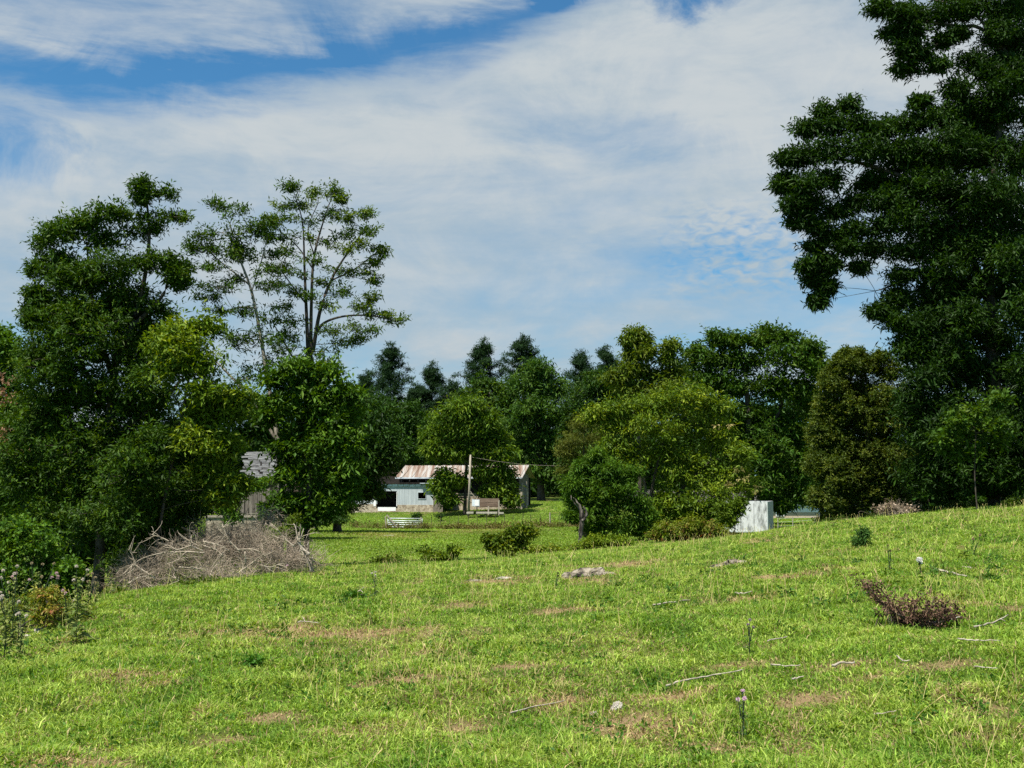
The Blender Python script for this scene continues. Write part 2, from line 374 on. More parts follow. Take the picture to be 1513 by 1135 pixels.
# ------------------------------------------------------------------ foliage
def leafmesh(p, d, nrm, L, W, droop, rg):
    """one folded leaf per row: 4 verts, quad"""
    s = norm(np.cross(d, nrm)); nn = np.cross(s, d)
    L = L[:, None]; W = W[:, None] / 2
    dz = np.zeros_like(p); dz[:, 2] = -1
    m_ = p + d * L * .48
    V = np.stack([p, m_ + s * W + nn * W * .25, p + d * L * .95 + dz * L * droop, m_ - s * W + nn * W * .25], 1)
    return V
def foliage(mb, cen, rad, q, L, W, cols, rg, droop=.25, updir=.4, flat=.6, tonevar=.32, leaf_n=8, spread=.9):
    """cen (n,3), rad (n,) clumps -> q sprays each with leaf_n leaves"""
    n = len(cen)
    o = rg.normal(0, 1, (n, q, 3)); o = norm(o) * (rg.random((n, q, 1)) ** .45); o[..., 2] *= flat
    sp = cen[:, None] + o * rad[:, None, None]
    ax = norm(norm(o) * [1, 1, .6] + np.array([0, 0, updir * .5]) + rg.normal(0, .5, (n, q, 3)))
    sp = sp.reshape(-1, 3); ax = ax.reshape(-1, 3); N = len(sp)
    ax[:, 2] = np.where(ax[:, 2] < -.15, -ax[:, 2] * .5, ax[:, 2]); ax = norm(ax)
    ref = np.where(np.abs(ax[:, 2:3]) > .9, np.array([1., 0, 0]), np.array([0, 0, 1.]))
    u = norm(np.cross(ax, ref)); v = np.cross(ax, u)
    ph = rg.uniform(0, 6.28, (N, 1)) + np.arange(leaf_n)[None] * 2.4 + rg.normal(0, .3, (N, leaf_n))
    tl = rg.uniform(.15, 1.1, (N, leaf_n, 1)) 
    tw = np.linspace(-1.25, 1.15, leaf_n)[None, :, None] * rg.uniform(.6, 1.3, (N, 1, 1))
    ph = np.arange(leaf_n)[None] * 3.1416 + rg.uniform(0, 6.28, (N, 1)) + rg.normal(0, .55, (N, leaf_n))
    d = norm(spread * (np.cos(ph)[..., None] * u[:, None] + np.sin(ph)[..., None] * v[:, None]) + ax[:, None] * tl)
    st = ax[:, None] * L * (tw + rg.normal(0, .15, (N, leaf_n, 1))); st[..., 2] -= L * .1 * np.maximum(tw[..., 0], 0) ** 2
    p = (sp[:, None] + st).reshape(-1, 3); d = d.reshape(-1, 3)
    nr = norm(np.array([0, 0, 1.]) + rg.normal(0, .55, d.shape))
    K = len(p); Ls = L * rg.uniform(.45, 1.3, K); Ws = W * rg.uniform(.7, 1.25, K)
    V = leafmesh(p, d, nr, Ls, Ws, droop * .45, rg)
    cols = np.array(cols, float); cols = np.where(cols[:, 1:2] > cols[:, :1] * 1.02, cols * [1.22, 1.14, .6], cols)
    ct = np.repeat(rg.random(n), q * leaf_n); lt = np.clip(ct * .7 + rg.random(K) * .45 - .08, 0, .999)
    f = lt * (len(cols) - 1); i0 = f.astype(int); fr = (f - i0)[:, None]
    c = cols[i0] * (1 - fr) + cols[np.minimum(i0 + 1, len(cols) - 1)] * fr
    c = c * rg.uniform(1 - tonevar, 1 + tonevar, (K, 1))
    mb.add(V.reshape(-1, 3), np.arange(K)[:, None] * 4 + np.array([0, 1, 2, 3]), None, np.repeat(c, 4, 0))

def tree(name, label, cat, D, trunks, lobes, cols, seed, L=.2, W=.07, cr=.55, dens=1.0, q=9, leaf_n=8, group=None, droop=.25,
         mat='leaf', bark='bark', fill=.8, flat=.6, depth=1.1, inner=.25, updir=.4, limbr=.3, scat=1.0, base=None, spread=.9, tail=0.0, extra=None):
    """trunks: list of lists (px,py,radius_px); lobes: (px,py,rx,ry[,dd metres])"""
    rg = np.random.default_rng(seed); k = mpp(D); L = L * .84; W = W * .7; dens = dens * 1.25
    bpx = trunks[0][0][0]
    bw = GD(bpx, D) if base is None else np.array(base)
    root = thing(name, label, cat, bw, group)
    tr = MB(); T = []
    for n_, t in enumerate(trunks):
        pts = [P(px, py, D + (t_[3] if len(t_) > 3 else 0)) for t_ in t for px, py in [t_[:2]]]
        if n_ == 0: pts[0] = bw + np.array([0, 0, -.15])
        rr = [max(.012, t_[2] * k) for t_ in t]
        sp = spline(pts, 6); r_ = np.interp(np.linspace(0, 1, len(sp)), np.linspace(0, 1, len(rr)), rr)
        if n_ == 0: r_ = r_ * (1 + .5 * np.exp(-np.arange(len(r_)) / 1.5))
        wob = np.cumsum(rg.normal(0, .3, (len(sp), 3)) * r_[:, None] * .3, 0); wob[0] = 0
        sp = sp + wob * (n_ == 0) * .5
        tr.tube(sp, r_, 9); T.append(sp)
    allt = np.vstack(T)
    # lobes -> clumps
    br_a, br_b, br_r = [], [], []; Cc = []; Cr = []; Fc = []; Fr = []; twa = []; twb = []
    for lb in lobes:
        px, py, rx, ry = lb[:4]
        rxm, rym = rx * k, ry * k; rz = (rxm + rym) / 2 * depth
        dd = lb[4] if len(lb) > 4 else rg.uniform(-.6, .6) * rz
        c = P(px, py, D) + np.array([0, dd, 0])
        crr = min(cr, .62 * max(rxm, .0), .75 * rym + .1)
        nc = max(3, int(dens * 4.6 * (rxm * rym + rxm * rz + rym * rz) / 3 / (crr * crr)))
        o = norm(rg.normal(0, 1, (nc, 3))) * (rg.uniform(inner, 1, (nc, 1)) ** .45)
        o[:, 2] = np.where(o[:, 2] < -.5, o[:, 2] * .8, o[:, 2])
        cc = c + o * np.array([max(rxm - crr * .45, .1 * rxm), max(rz - crr * .45, .1 * rz), max(rym - crr * .45, .1 * rym)]) * scat
        if tail: cc[:, 2] -= rg.random(nc) * tail
        gzc = gz(cc[:, 0], cc[:, 1]); cc[:, 2] = np.maximum(cc[:, 2], gzc + crr * .35)
        rs = crr * (rg.uniform(.65, 1.2, nc) if scat < 1.14 else rg.uniform(.35, 1.25, nc))
        Cc.append(cc); Cr.append(rs)
        if fill and (fill > .1 or rx * ry > 420):
            nf = max(2, int(nc * (fill if fill > .1 else .8))); of = norm(rg.normal(0, 1, (nf, 3))) * rg.random((nf, 1)) ** .6 * .82
            fc = c + of * [rxm, rz, rym]; fc[:, 2] = np.maximum(fc[:, 2], gz(fc[:, 0], fc[:, 1]) + crr * .35); Fc.append(fc); Fr.append(np.full(nf, crr))
        # limb from nearest lower trunk point
        dlt = allt - c; score = np.linalg.norm(dlt, axis=1) + np.maximum(0, dlt[:, 2]) * 2.0
        s0 = allt[np.argmin(score)]
        br_a.append(s0); br_b.append(c); br_r.append(max(.01, limbr * .05 * (rxm + rym) ** .8))
        twa.append(np.repeat(c[None], nc, 0) * .6 + cc * .4 * 1 + 0 * cc if False else np.repeat(c[None], nc, 0)); twb.append(cc)
    bb = tr
    cv = curve(np.array(br_a), np.array(br_b), 7, .07, -.04, rg); V, Q = tubes(cv, np.array(br_r)[:, None] * np.linspace(1, .45, 7)[None], 6); bb.add(V, Q)
    a_, b_ = np.vstack(twa), np.vstack(twb)
    cv = curve(a_, b_, 5, .08, -.03, rg); r0 = np.repeat(np.array(br_r) * .4, [len(t) for t in twa])
    V, Q = tubes(cv, np.maximum(.006, r0)[:, None] * np.linspace(1, .35, 5)[None], 4); bb.add(V, Q)
    bb.obj('trunk', M[bark], root, True)
    cm = MB()
    if Fc:
        Fc_ = np.vstack(Fc); foliage(cm, Fc_, np.concatenate(Fr), q, L * 1.25, W * 1.25, cols, rg, droop, updir, .85, leaf_n=leaf_n, spread=spread)
    foliage(cm, np.vstack(Cc), np.concatenate(Cr), q, L, W, cols, rg, droop, updir, flat, leaf_n=leaf_n, spread=spread)
    if extra: extra(cm, rg)
    cm.obj('crown', M[mat], root)
    return root

LOC = [tuple(c_ * .74 for c_ in q_) for q_ in [(.022, .055, .010), (.035, .085, .014), (.05, .12, .018), (.085, .145, .022)]]
DK = [tuple(c_ * .74 for c_ in q_) for q_ in [(.014, .042, .010), (.022, .062, .014), (.032, .085, .018), (.05, .105, .02)]]
YG = [(.034, .072, .01), (.062, .118, .014), (.1, .165, .02), (.175, .23, .036)]
MID = [tuple(c_ * .74 for c_ in q_) for q_ in [(.03, .07, .010), (.05, .105, .014), (.075, .135, .02), (.12, .165, .028)]]
OLV = [(.02, .042, .010), (.04, .07, .015), (.065, .1, .024), (.12, .15, .045)]
BRT = [(.026, .07, .011), (.04, .1, .015), (.06, .135, .02), (.095, .17, .03)]
PINE = [(.009, .026, .016), (.015, .04, .024), (.026, .06, .036)]

# --- left group
tree('locust_tree', 'tall dense dark green locust at the left end of the brush pile', 'tree', 28.5,
     [[(145,890,8),(150,800,8),(160,650,7),(176,500,5)], [(172,540,4),(205,450,3.4),(220,360,2.6),(216,285,1.2)], [(168,560,4),(140,470,3),(128,360,1.2)], [(165,600,4),(110,520,3),(80,400,1.2)],
      [(176,500,3.5),(238,440,2.5),(250,400,1.2)], [(160,650,4),(230,600,3),(270,560,1.5)]],
     [(214,288,14,22),(240,285,20,9),(258,322,24,10),(222,330,22,18),(165,318,32,14),(125,330,34,14),(95,345,32,16),(68,362,22,14),(195,345,26,14),(150,350,30,16),(58,400,20,18),(85,385,30,18),
      (215,385,22,18),(75,460,50,45,1),(90,400,45,35,1),(150,450,60,50,1),(200,480,50,50,1),(245,385,24,16),(262,410,18,26),(170,400,45,28),(120,420,45,30),(60,440,20,22),(185,440,40,30),(235,455,22,18),(105,470,55,45),(150,500,60,50),(48,470,16,24),(205,520,50,50),(60,520,30,40),(100,560,70,60),(180,590,70,60),(235,570,45,40),(60,620,55,60),(140,660,80,70),(228,655,60,55),(280,690,38,40),
      (90,730,70,55),(170,745,75,50),(245,735,55,45),(150,795,60,35),(225,785,50,25),(275,760,30,22),(30,690,40,50),(240,700,50,40,-2.2),(210,760,50,36,-2.2),(262,660,30,30,-2),(260,790,40,24,-1),(215,825,40,24,-1),(245,740,50,36,-1),(285,725,34,30,-.5)],
     LOC, 1, scat=1.22, fill=.01, flat=.8, L=.17, W=.06, cr=.38, dens=1.0, q=9, leaf_n=8, limbr=.25)
tree('boxelder_tree', 'yellow green small tree beside the dense locust, above the brush pile', 'tree', 27,
     [[(232,866,2.4),(236,780,2.2),(272,600,2),(290,500,1.5)]],
     [(290,480,35,18),(250,495,35,25),(275,510,45,25),(300,540,38,20),(262,545,35,30),(320,580,40,18),(290,600,40,30),(330,610,35,20),(300,650,40,35),(335,660,22,25),(310,695,30,22),(345,712,28,12),(330,735,22,14),(360,590,25,14)],
     YG, 2, scat=1.15, L=.18, W=.075, cr=.36, dens=.9, q=9)
tree('locust_tree', 'thin leaning locust with a pale bare trunk in the gap beside the airy forked one', 'tree', 31,
     [[(412,850,4),(416,760,3.6),(411,660,3.6),(400,585,3),(386,500,2.6),(372,430,2),(352,375,1.4),(340,330,.8)], [(378,455,1.6),(350,455,1.2),(320,470,.8)], [(368,420,1.2),(330,390,.9),(295,360,.6)], [(411,655,2.6),(370,590,2),(335,550,1.6),(315,530,.8)], [(372,430,1),(385,390,.9),(395,350,.6)]],
     [(318,302,14,8),(345,318,26,14),(330,345,26,14),(365,345,24,16),(350,370,34,16),(300,352,16,9),(285,368,16,11),(308,372,20,12),(385,335,14,16),(388,378,22,10),(310,397,24,7),(330,425,28,8),(345,410,16,7),(310,440,24,7),(335,460,26,7),(400,400,16,8),(398,425,20,9),(372,462,16,8),(410,470,24,12),(395,500,30,14),(365,508,22,10),(420,515,24,14),(385,535,30,14),(350,500,20,6),(425,560,25,18),(370,560,26,14)],
     LOC, 3, fill=.01, scat=1.6, flat=.75, L=.19, W=.058, cr=.28, inner=.1, dens=.64, q=6, leaf_n=8, bark='pale_bark', droop=.3)
tree('locust_tree', 'airy locust with dark forking stems and a sparse rounded crown', 'tree', 32,
     [[(432,830,10),(440,740,8),(449,660,6.5),(456,590,5.5),(458,530,5)], [(456,545,3.2),(453,470,2.6),(450,400,1.8),(447,330,1),(436,290,.6)], [(459,535,3),(460,450,2.4),(464,380,1.8),(480,320,1),(492,288,.6)],
      [(462,520,3.2),(474,455,2.6),(494,405,1.8),(520,365,1.2),(542,335,.6)], [(466,495,2.4),(478,478,2),(505,468,1.6),(540,466,1.2),(568,470,.8),(588,476,.5)], [(450,560,2),(425,515,1.4),(405,480,.7)], [(453,450,1.4),(430,420,1),(412,395,.6)], [(464,400,1.2),(440,365,.9),(412,340,.5)], [(488,415,1.3),(520,400,.9),(550,378,.5)], [(465,380,1),(455,340,.7),(470,300,.5)]],
     [(430,277,9,7),(470,287,22,9),(496,281,13,9),(450,300,22,9),(415,302,18,9),(420,325,20,11),(455,325,20,10),(490,315,18,10),(505,298,8,6),(516,322,16,9),(542,318,12,8),(400,330,12,12),(403,352,14,9),(440,352,22,10),(480,352,18,10),(508,345,20,10),(548,345,14,9),(535,362,16,9),(562,372,10,8),(552,388,12,7),(506,372,20,10),(425,378,16,9),(465,385,20,10),(405,395,16,9),(440,405,20,9),(500,398,16,9),(530,402,18,8),(405,420,14,7),(480,418,18,8),(548,412,12,7),(432,432,16,8),(505,432,22,8),(460,440,16,8),(545,440,12,8),(420,455,16,8),(488,452,18,7),(525,455,18,6),(548,463,14,6),(568,464,12,6),(584,474,12,6),(440,475,16,8),(545,490,18,6),(520,482,16,6),(482,490,18,8),(505,505,20,7),(530,500,10,6),(428,500,16,12),(475,520,24,9),(440,535,20,12),(490,540,16,10)],
     [LOC[1], LOC[2], LOC[3], (.12, .18, .03)], 4, fill=.01, scat=1.6, flat=.75, L=.18, W=.058, cr=.27, dens=.64, q=6, leaf_n=8, droop=.3, inner=.1)
tree('leafy_shrub', 'bright green leafy branches in front of the ruined shed wall', 'shrub', 45, [[(335,800,1.5),(345,770,1.2),(360,735,.8)]],
     [(375,720,22,8),(350,728,20,9),(395,712,12,8),(325,752,20,10),(342,765,14,10),(398,755,16,12),(410,770,14,10)], BRT, 73, L=.24, W=.1, cr=.32, dens=.9, q=7, fill=0)
tree('leafy_tree', 'bright leafy lower tree wrapping the dark stems below the airy locust crown', 'tree', 30, [[(452,830,4),(455,740,3.6),(460,660,3),(465,590,2)]],
     [(410,560,20,14),(448,575,30,22),(475,590,30,25),(420,600,26,24),(450,630,40,30),(490,630,35,30),(470,670,40,30),(425,665,22,22),(500,690,28,28),(440,705,30,20),(480,725,30,16),(432,742,30,14),(470,755,22,8),(450,770,16,8),(400,615,18,16),(505,650,34,30),(510,610,30,26),(480,550,30,20),(515,580,24,16),(440,545,30,16),(410,745,22,10),(428,700,14,14),(500,735,26,18),(515,710,22,22)],
     [MID[0],(.035,.09,.013),(.055,.125,.018),(.085,.16,.025)], 76, scat=1.12, L=.21, W=.08, cr=.4, dens=.95, q=8, leaf_n=8, fill=.7)
def browns(mb, rg):
    c = np.array([P(8, 590, 33), P(2, 640, 33), P(10, 660, 33), P(3, 560, 33)]); foliage(mb, c, np.full(4, .45), 12, .14, .08, [(.2, .1, .05), (.35, .22, .14)], rg)
tree('maple_tree', 'lighter green leafy tree cut off by the left edge with a few brown dead leaves', 'tree', 34, [[(-20,900,7),(-10,700,6),(-5,550,3)]],
     [(-5,495,22,22),(15,520,30,30),(-20,540,50,50),(25,580,35,45),(0,640,45,50),(30,680,35,40),(-30,620,60,80),(-10,720,50,50),(30,740,35,30)],
     BRT, 5, L=.15, W=.1, cr=.45, dens=.9, q=9, leaf_n=7, extra=browns)
tree('leafy_shrub', 'bright leafy shrub at the foot of the dense locust, far left', 'shrub', 20, [[(40,950,2.5),(45,880,2),(50,830,1)]],
     [(15,790,30,30),(55,800,35,30),(20,840,40,35),(70,840,35,30),(105,850,22,25),(45,870,40,25),(-15,830,30,50),(90,875,30,15)],
     BRT, 6, L=.1, W=.065, cr=.28, dens=.9, q=8, leaf_n=7)
tree('walnut_tree', 'dark spreading tree right of the airy locust, its foliage hanging beside the barn', 'tree', 82, [[(498,776,5),(500,720,5),(515,640,4),(530,590,2)]],
     [(520,590,35,25),(485,600,35,35),(555,615,30,24),(530,640,45,32),(565,650,22,28),(500,670,45,40),(555,685,30,25),(572,675,14,22),(520,710,42,28),(480,720,40,35),(545,725,18,18),(500,745,35,18),(480,760,30,10),(455,740,20,20)],
     DK, 7, L=.5, W=.16, cr=.95, dens=1.1, q=8, leaf_n=7, droop=.4, flat=.5)
tree('thicket_tree', 'dark leafy tree standing behind the tall dense locust at far left', 'tree', 58, [[(70,850,5),(72,740,4),(75,640,2)]],
     [(60,640,70,60),(-20,660,60,80),(130,700,60,60),(60,760,80,60),(-10,800,60,50),(140,790,60,40),(200,740,50,50),(220,800,50,30)], DK, 70, L=.4, W=.2, cr=.9, dens=.8, q=8, leaf_n=7)
tree('thicket_tree', 'dark leafy tree filling the gap behind the yellow green boxelder and pale trunk', 'tree', 66, [[(330,810,4),(330,720,4),(335,640,2)]],
     [(330,600,45,34),(290,640,40,40),(365,625,35,30),(330,680,45,28),(290,700,40,40),(270,750,40,30),(310,740,30,20),(390,600,30,24),(400,640,26,22),(430,600,30,24),(440,650,30,40),(450,720,26,30)], DK, 71, L=.4, W=.18, cr=.9, dens=.9, q=8, leaf_n=7)
tree('understory_shrub', 'dark shady shrub around the foot of the tall dense locust', 'shrub', 30, [[(190,880,2),(190,850,1.5),(195,820,1)]],
     [(110,820,35,30),(60,850,40,26),(110,860,30,20),(205,815,50,26),(250,790,40,24),(190,845,30,18),(15,870,40,22)], [DK[0],DK[1],LOC[1]], 72, L=.16, W=.09, cr=.36, dens=.9, q=8, leaf_n=7)
# --- middle distance
tree('walnut_tree', 'yellow green rounded tree standing in front of the barn roof by the utility pole', 'tree', 112, [[(687,756,2.6),(688,720,2.4),(690,680,2),(692,630,1)], [(688,735,1.2),(655,735,.8),(650,715,.5)], [(690,700,1.4),(725,700,1),(745,705,.5)]],
     [(690,600,24,16),(668,615,28,16),(712,620,26,16),(645,640,24,15),(690,640,36,22),(733,645,22,18),(642,662,16,12),(670,668,30,14),(715,668,30,14),(745,672,15,14),(742,700,12,6),(712,697,14,7),(734,704,14,7),(656,702,10,7),(742,715,20,11),(728,728,18,8),(650,722,14,8),(662,738,12,8),(676,712,12,6),(755,740,10,7),(745,732,10,6)],
     [(.03,.07,.011),(.05,.105,.015),(.085,.15,.022),(.13,.19,.03)], 8, scat=1.12, L=.62, W=.2, cr=1.0, dens=1.1, q=8, leaf_n=7, droop=.45, flat=.5)
tree('walnut_tree', 'large dark walnut with drooping layered foliage right of the barn end', 'tree', 138, [[(800,745,5),(798,690,5),(796,640,4),(798,570,2)]],
     [(800,548,24,18),(780,570,32,22),(820,575,22,20),(795,605,42,25),(765,625,28,22),(825,620,24,24),(800,650,40,24),(765,665,24,22),(825,665,20,28),(785,690,28,22),(815,705,20,20),(835,700,16,34)],
     [(.02, .055, .014), (.032, .08, .02), (.05, .11, .03), (.08, .14, .045)], 9, L=.7, W=.24, cr=1.3, dens=1.1, q=8, leaf_n=7, droop=.4, flat=.42)
def pine(px, ptop, pbase, D, hw, label, seed):
    rg = np.random.default_rng(seed); k = mpp(D); b = GD(px, D); root = thing('pine_tree', label, 'tree', b, 'pines behind the barn')
    ztop = P(px, ptop - 7, D)[2]; H = ztop - b[2]
    mb = MB(); mb.tube([b + [0, 0, -.2], b + [0, 0, H * .5], b + [0, 0, H * .98]], [.32, .2, .03], 8); m2 = mb
    A, B = [], []
    z = H * .18
    while z < H * .97:
        f = (H - z) / H; nb = rg.integers(4, 6)
        for q_ in range(nb):
            a = rg.uniform(0, 6.28); ln = hw * k * (min(1, (f * 2.2) ** .9)) * rg.uniform(.45, 1.15)
            A.append(b + [0, 0, z]); B.append(b + [math.cos(a) * ln, math.sin(a) * ln, z + ln * rg.uniform(.25, .6)])
        z += rg.uniform(.55, .95) * (1 if f > .3 else .75)
    A, B = np.array(A), np.array(B); cv = curve(A, B, 6, .03, -.06, rg)
    V, Q = tubes(cv, np.full((len(A), 1), .05) * np.linspace(1, .3, 6)[None], 4); m2.add(V, Q); m2.obj('trunk', M['bark'], root, True)
    cc = np.concatenate([cv[:, j] for j in (2, 3, 4, 5)] + [cv[:, 5] + rg.normal(0, .3, cv[:, 5].shape)] * 2 + [b + np.array([0, 0, H]) + rg.normal(0, .15, (4, 3))])
    m3 = MB(); foliage(m3, cc, rg.uniform(.3, .6, len(cc)), 5, .42, .1, PINE, rg, .05, .6, .6, leaf_n=10, spread=.8); m3.obj('crown', M['matte_leaf'], root)
for px, t, hw, D, l in [(px_, t_, hw_ * 1.65, D_, l_) for px_, t_, hw_, D_, l_ in [(575,516,30,160,'tall pine with a pointed crown directly above the left end of the barn roof'),(637,546,24,165,'small round-topped pine in the dip between two taller ones'),
                      (714,512,36,160,'blue green pine whose ragged top stands left of the twin-topped pine'),(773,507,34,158,'pine with a twin ragged top, tallest above the barn'),
                      (612,575,28,166,'low pine half hidden behind the pointed one'),(668,572,26,168,'low pine between the small round one and the blue green one'),(860,530,30,150,'dark dense pine right of the round leafy treetops'),(898,522,32,152,'dark pine just left of the narrow upright treetop'),(540,560,26,165,'short pine left of the pointed one, over the dark walnut')]]:
    pine(px, t, 745, D, hw, l, px)
tree('leafy_tree', 'round dark tree behind the left part of the barn roof', 'tree', 145, [[(600,745,4),(602,650,3),(602,600,1.5)]],
     [(600,610,30,25),(575,640,35,30),(620,640,30,30),(595,670,40,25),(640,650,25,30),(560,600,22,22),(560,665,25,25),(640,690,30,15)], DK, 12, L=.55, W=.28, cr=1.3, dens=1., q=8, leaf_n=7)
tree('leafy_tree', 'dark tree filling the space under the blue green pine', 'tree', 148, [[(722,745,4),(722,650,3),(722,580,1.5)]],
     [(720,575,30,25),(690,600,35,30),(745,600,30,30),(720,640,45,35),(690,660,30,25),(750,580,25,20)], [DK[1], DK[2], MID[1], MID[2]], 13, L=.55, W=.28, cr=1.3, dens=1., q=8, leaf_n=7)
tree('leafy_tree', 'dark tree mass left of the narrow upright treetop', 'tree', 125, [[(880,745,4),(880,650,3),(885,590,1.5)]],
     [(880,570,40,28),(915,590,35,35),(850,600,28,28),(880,620,45,35),(930,570,30,30),(925,630,40,30),(845,640,20,24)], [DK[0], DK[1], DK[2], MID[2]], 14, L=.5, W=.22, cr=1.2, dens=1., q=8, leaf_n=7)
tree('ailanthus_tree', 'narrow upright treetop with drooping leaves rising above its neighbours', 'tree', 78, [[(948,785,3),(945,680,3),(942,580,2),(940,500,1)], [(945,640,2),(985,580,1.4),(990,525,.8)]],
     [(938,492,10,8),(930,505,9,7),(948,502,9,10),(955,522,12,12),(936,525,14,10),(945,545,18,12),(925,548,14,8),(965,555,18,12),(989,512,12,8),(985,530,16,10),(992,550,18,12),(940,575,32,16),(985,580,35,20),(950,605,40,25),(910,560,18,10)],
     [MID[1], MID[2], MID[3], YG[2]], 15, L=.45, W=.14, cr=.6, dens=1.05, q=7, leaf_n=7, droop=.55)
tree('walnut_tree', 'big broad walnut with domed top, tallest of the trees right of centre', 'tree', 82, [[(1110,790,6),(1108,700,6),(1105,600,4),(1100,540,2)], [(1107,680,4),(1150,610,3),(1160,540,1.5)]],
     [(1060,500,20,13),(1085,505,18,12),(1032,520,20,14),(1140,493,20,12),(1165,498,18,12),(1120,505,18,12),(1190,512,20,14),(1205,530,16,18),(1055,530,34,18),(1100,530,34,20),(1150,528,36,20),(1190,545,30,22),(1040,560,34,24),(1085,565,40,28),(1140,570,42,28),(1190,580,32,28),(1060,610,42,34),(1120,620,46,36),(1180,630,38,36),(1200,670,24,34),(1130,670,46,34),(1175,700,38,26),(1120,715,40,20),(1185,730,26,12),(1155,745,20,8),(1080,660,40,34),(1090,690,30,30)],
     [MID[0], (.032,.085,.014), MID[1], MID[2]], 16, scat=1.12, L=.45, W=.17, cr=.85, dens=1.0, q=8, leaf_n=7, droop=.4, flat=.5)
tree('leafy_shrub', 'leafy sapling crowding the left side of the white trailer', 'shrub', 50.5, [[(1086,800,.8),(1086,780,.7),(1088,755,.5)]],
     [(1088,752,14,10),(1076,768,14,12),(1068,755,14,12),(1092,744,8,6)], [MID[1],MID[2],YG[2]], 78, L=.24, W=.1, cr=.3, dens=.9, q=7, fill=.5)
def autumn(mb, rg):
    c = np.array([P(px, py, 54) for px, py in [(1088,695),(1102,705),(1080,714),(1070,626),(1110,722)]])
    foliage(mb, c, np.full(len(c), .45), 3, .2, .07, [(.16, .16, .04), (.34, .27, .12)], rg, .4)
tree('boxelder_tree', 'broad yellow green tree with a few tan leaves, overhanging the white trailer', 'tree', 57, [[(962,806,3.4),(958,760,3),(952,715,2.6),(940,665,2),(930,620,1)], [(958,750,2),(968,700,1.8),(976,668,1.6),(990,620,.8)], [(960,760,2),(1010,720,1.6),(1050,680,1)]],
     [(905,605,28,14),(880,615,22,14),(945,600,28,16),(985,595,30,18),(1025,585,30,18),(1060,600,26,18),(915,635,34,18),(965,630,36,22),(1015,625,36,24),(1060,640,32,26),(1085,670,26,22),(930,665,36,20),(985,665,30,22),(1030,680,36,26),(1075,700,30,22),(1098,715,20,16),(905,660,24,18),(1000,705,30,20),(1050,725,36,20),(1010,745,34,16),(1060,752,28,12),(975,740,16,18),(925,690,26,14),(1000,762,26,8),(1035,765,26,10),(990,750,22,14),(1065,768,22,8),(965,765,10,10)],
     YG, 17, scat=1.12, L=.3, W=.1, cr=.6, dens=1.0, q=8, leaf_n=7, droop=.45, flat=.5, extra=autumn)
tree('feathery_shrub', 'greyish green feathery shrub tree left of the broad yellow green one', 'tree', 66, [[(865,800,2),(863,720,2),(862,660,1)]],
     [(862,625,24,14),(845,650,22,16),(880,645,24,18),(855,675,28,16),(885,675,20,16),(845,695,20,12),(835,665,12,12)], [(.05,.075,.025),(.085,.11,.035),(.12,.14,.05)], 18, L=.22, W=.05, cr=.6, dens=1.1, q=10, leaf_n=9, mat='matte_leaf')
tree('locust_sapling', 'low bright green feathery locust sapling behind the twisted dead snag', 'tree', 47, [[(898,806,2),(896,760,2),(895,720,1)]],
     [(880,674,9,8),(932,700,12,9),(858,690,9,8),(958,762,9,8),(845,762,9,8),(888,690,24,16),(908,695,20,14),(868,705,22,14),(915,720,30,20),(880,725,30,20),(848,718,16,12),(940,745,18,18),(900,750,36,22),(865,755,22,20),(930,775,24,16),(885,782,36,14),(950,785,14,10),(850,740,14,12)],
     [(.024,.068,.011),(.04,.1,.015),(.06,.13,.019),(.085,.155,.028)], 19, scat=1.12, L=.22, W=.06, cr=.45, dens=1.0, q=10, leaf_n=9)
tree('sumac_shrub', 'low shrub with reddening leaves under the yellow green tree, left of the trailer', 'shrub', 45, [[(1020,806,1),(1020,795,.8),(1022,780,.5)]],
     [(990,782,20,14),(1020,775,24,12),(1050,782,22,14),(1005,792,28,10),(1040,794,28,8),(970,792,14,8),(1066,790,8,8)],
     [(.05,.1,.012),(.09,.14,.018),(.13,.17,.025),(.15,.15,.03),(.24,.1,.04)], 20, L=.17, W=.07, cr=.3, dens=1.1, q=7, leaf_n=7, droop=.5)
tree('weedy_bush', 'low yellow green bush at the foot of the dead snag', 'shrub', 41, [[(890,812,.8),(890,804,.6),(892,798,.4)]],
     [(880,800,16,8),(900,799,20,8),(920,802,14,7),(865,804,10,6)], YG[1:], 21, L=.14, W=.07, cr=.2, dens=1.1, q=6, leaf_n=7, droop=.4)
tree('olive_tree', 'dense olive brown small-leaved tree left of the huge dark locust', 'tree', 43, [[(1275,778,4),(1278,720,4),(1282,640,3),(1280,560,1)]],
     [(1250,522,9,10),(1268,528,10,14),(1240,532,8,9),(1300,528,12,9),(1225,552,8,10),(1258,540,18,20),(1240,545,16,16),(1225,570,18,18),(1215,640,18,30),(1222,600,18,24),(1208,690,16,26),(1210,735,18,20),(1285,540,24,18),(1315,548,28,22),(1265,570,34,26),(1310,590,40,32),(1245,605,26,28),(1290,625,44,36),(1335,620,30,40),(1235,650,24,30),(1270,600,50,40,1),(1300,660,60,50,1),(1290,720,60,40,1),(1280,680,46,38),(1330,680,34,40),(1232,700,24,32),(1275,725,44,34),(1320,730,36,26),(1225,742,22,24),(1262,758,34,16),(1222,768,16,8)],
     OLV, 22, fill=1.2, scat=1.15, L=.11, W=.06, cr=.42, dens=1.3, q=12, leaf_n=9, mat='leaf', flat=.8, spread=.7)
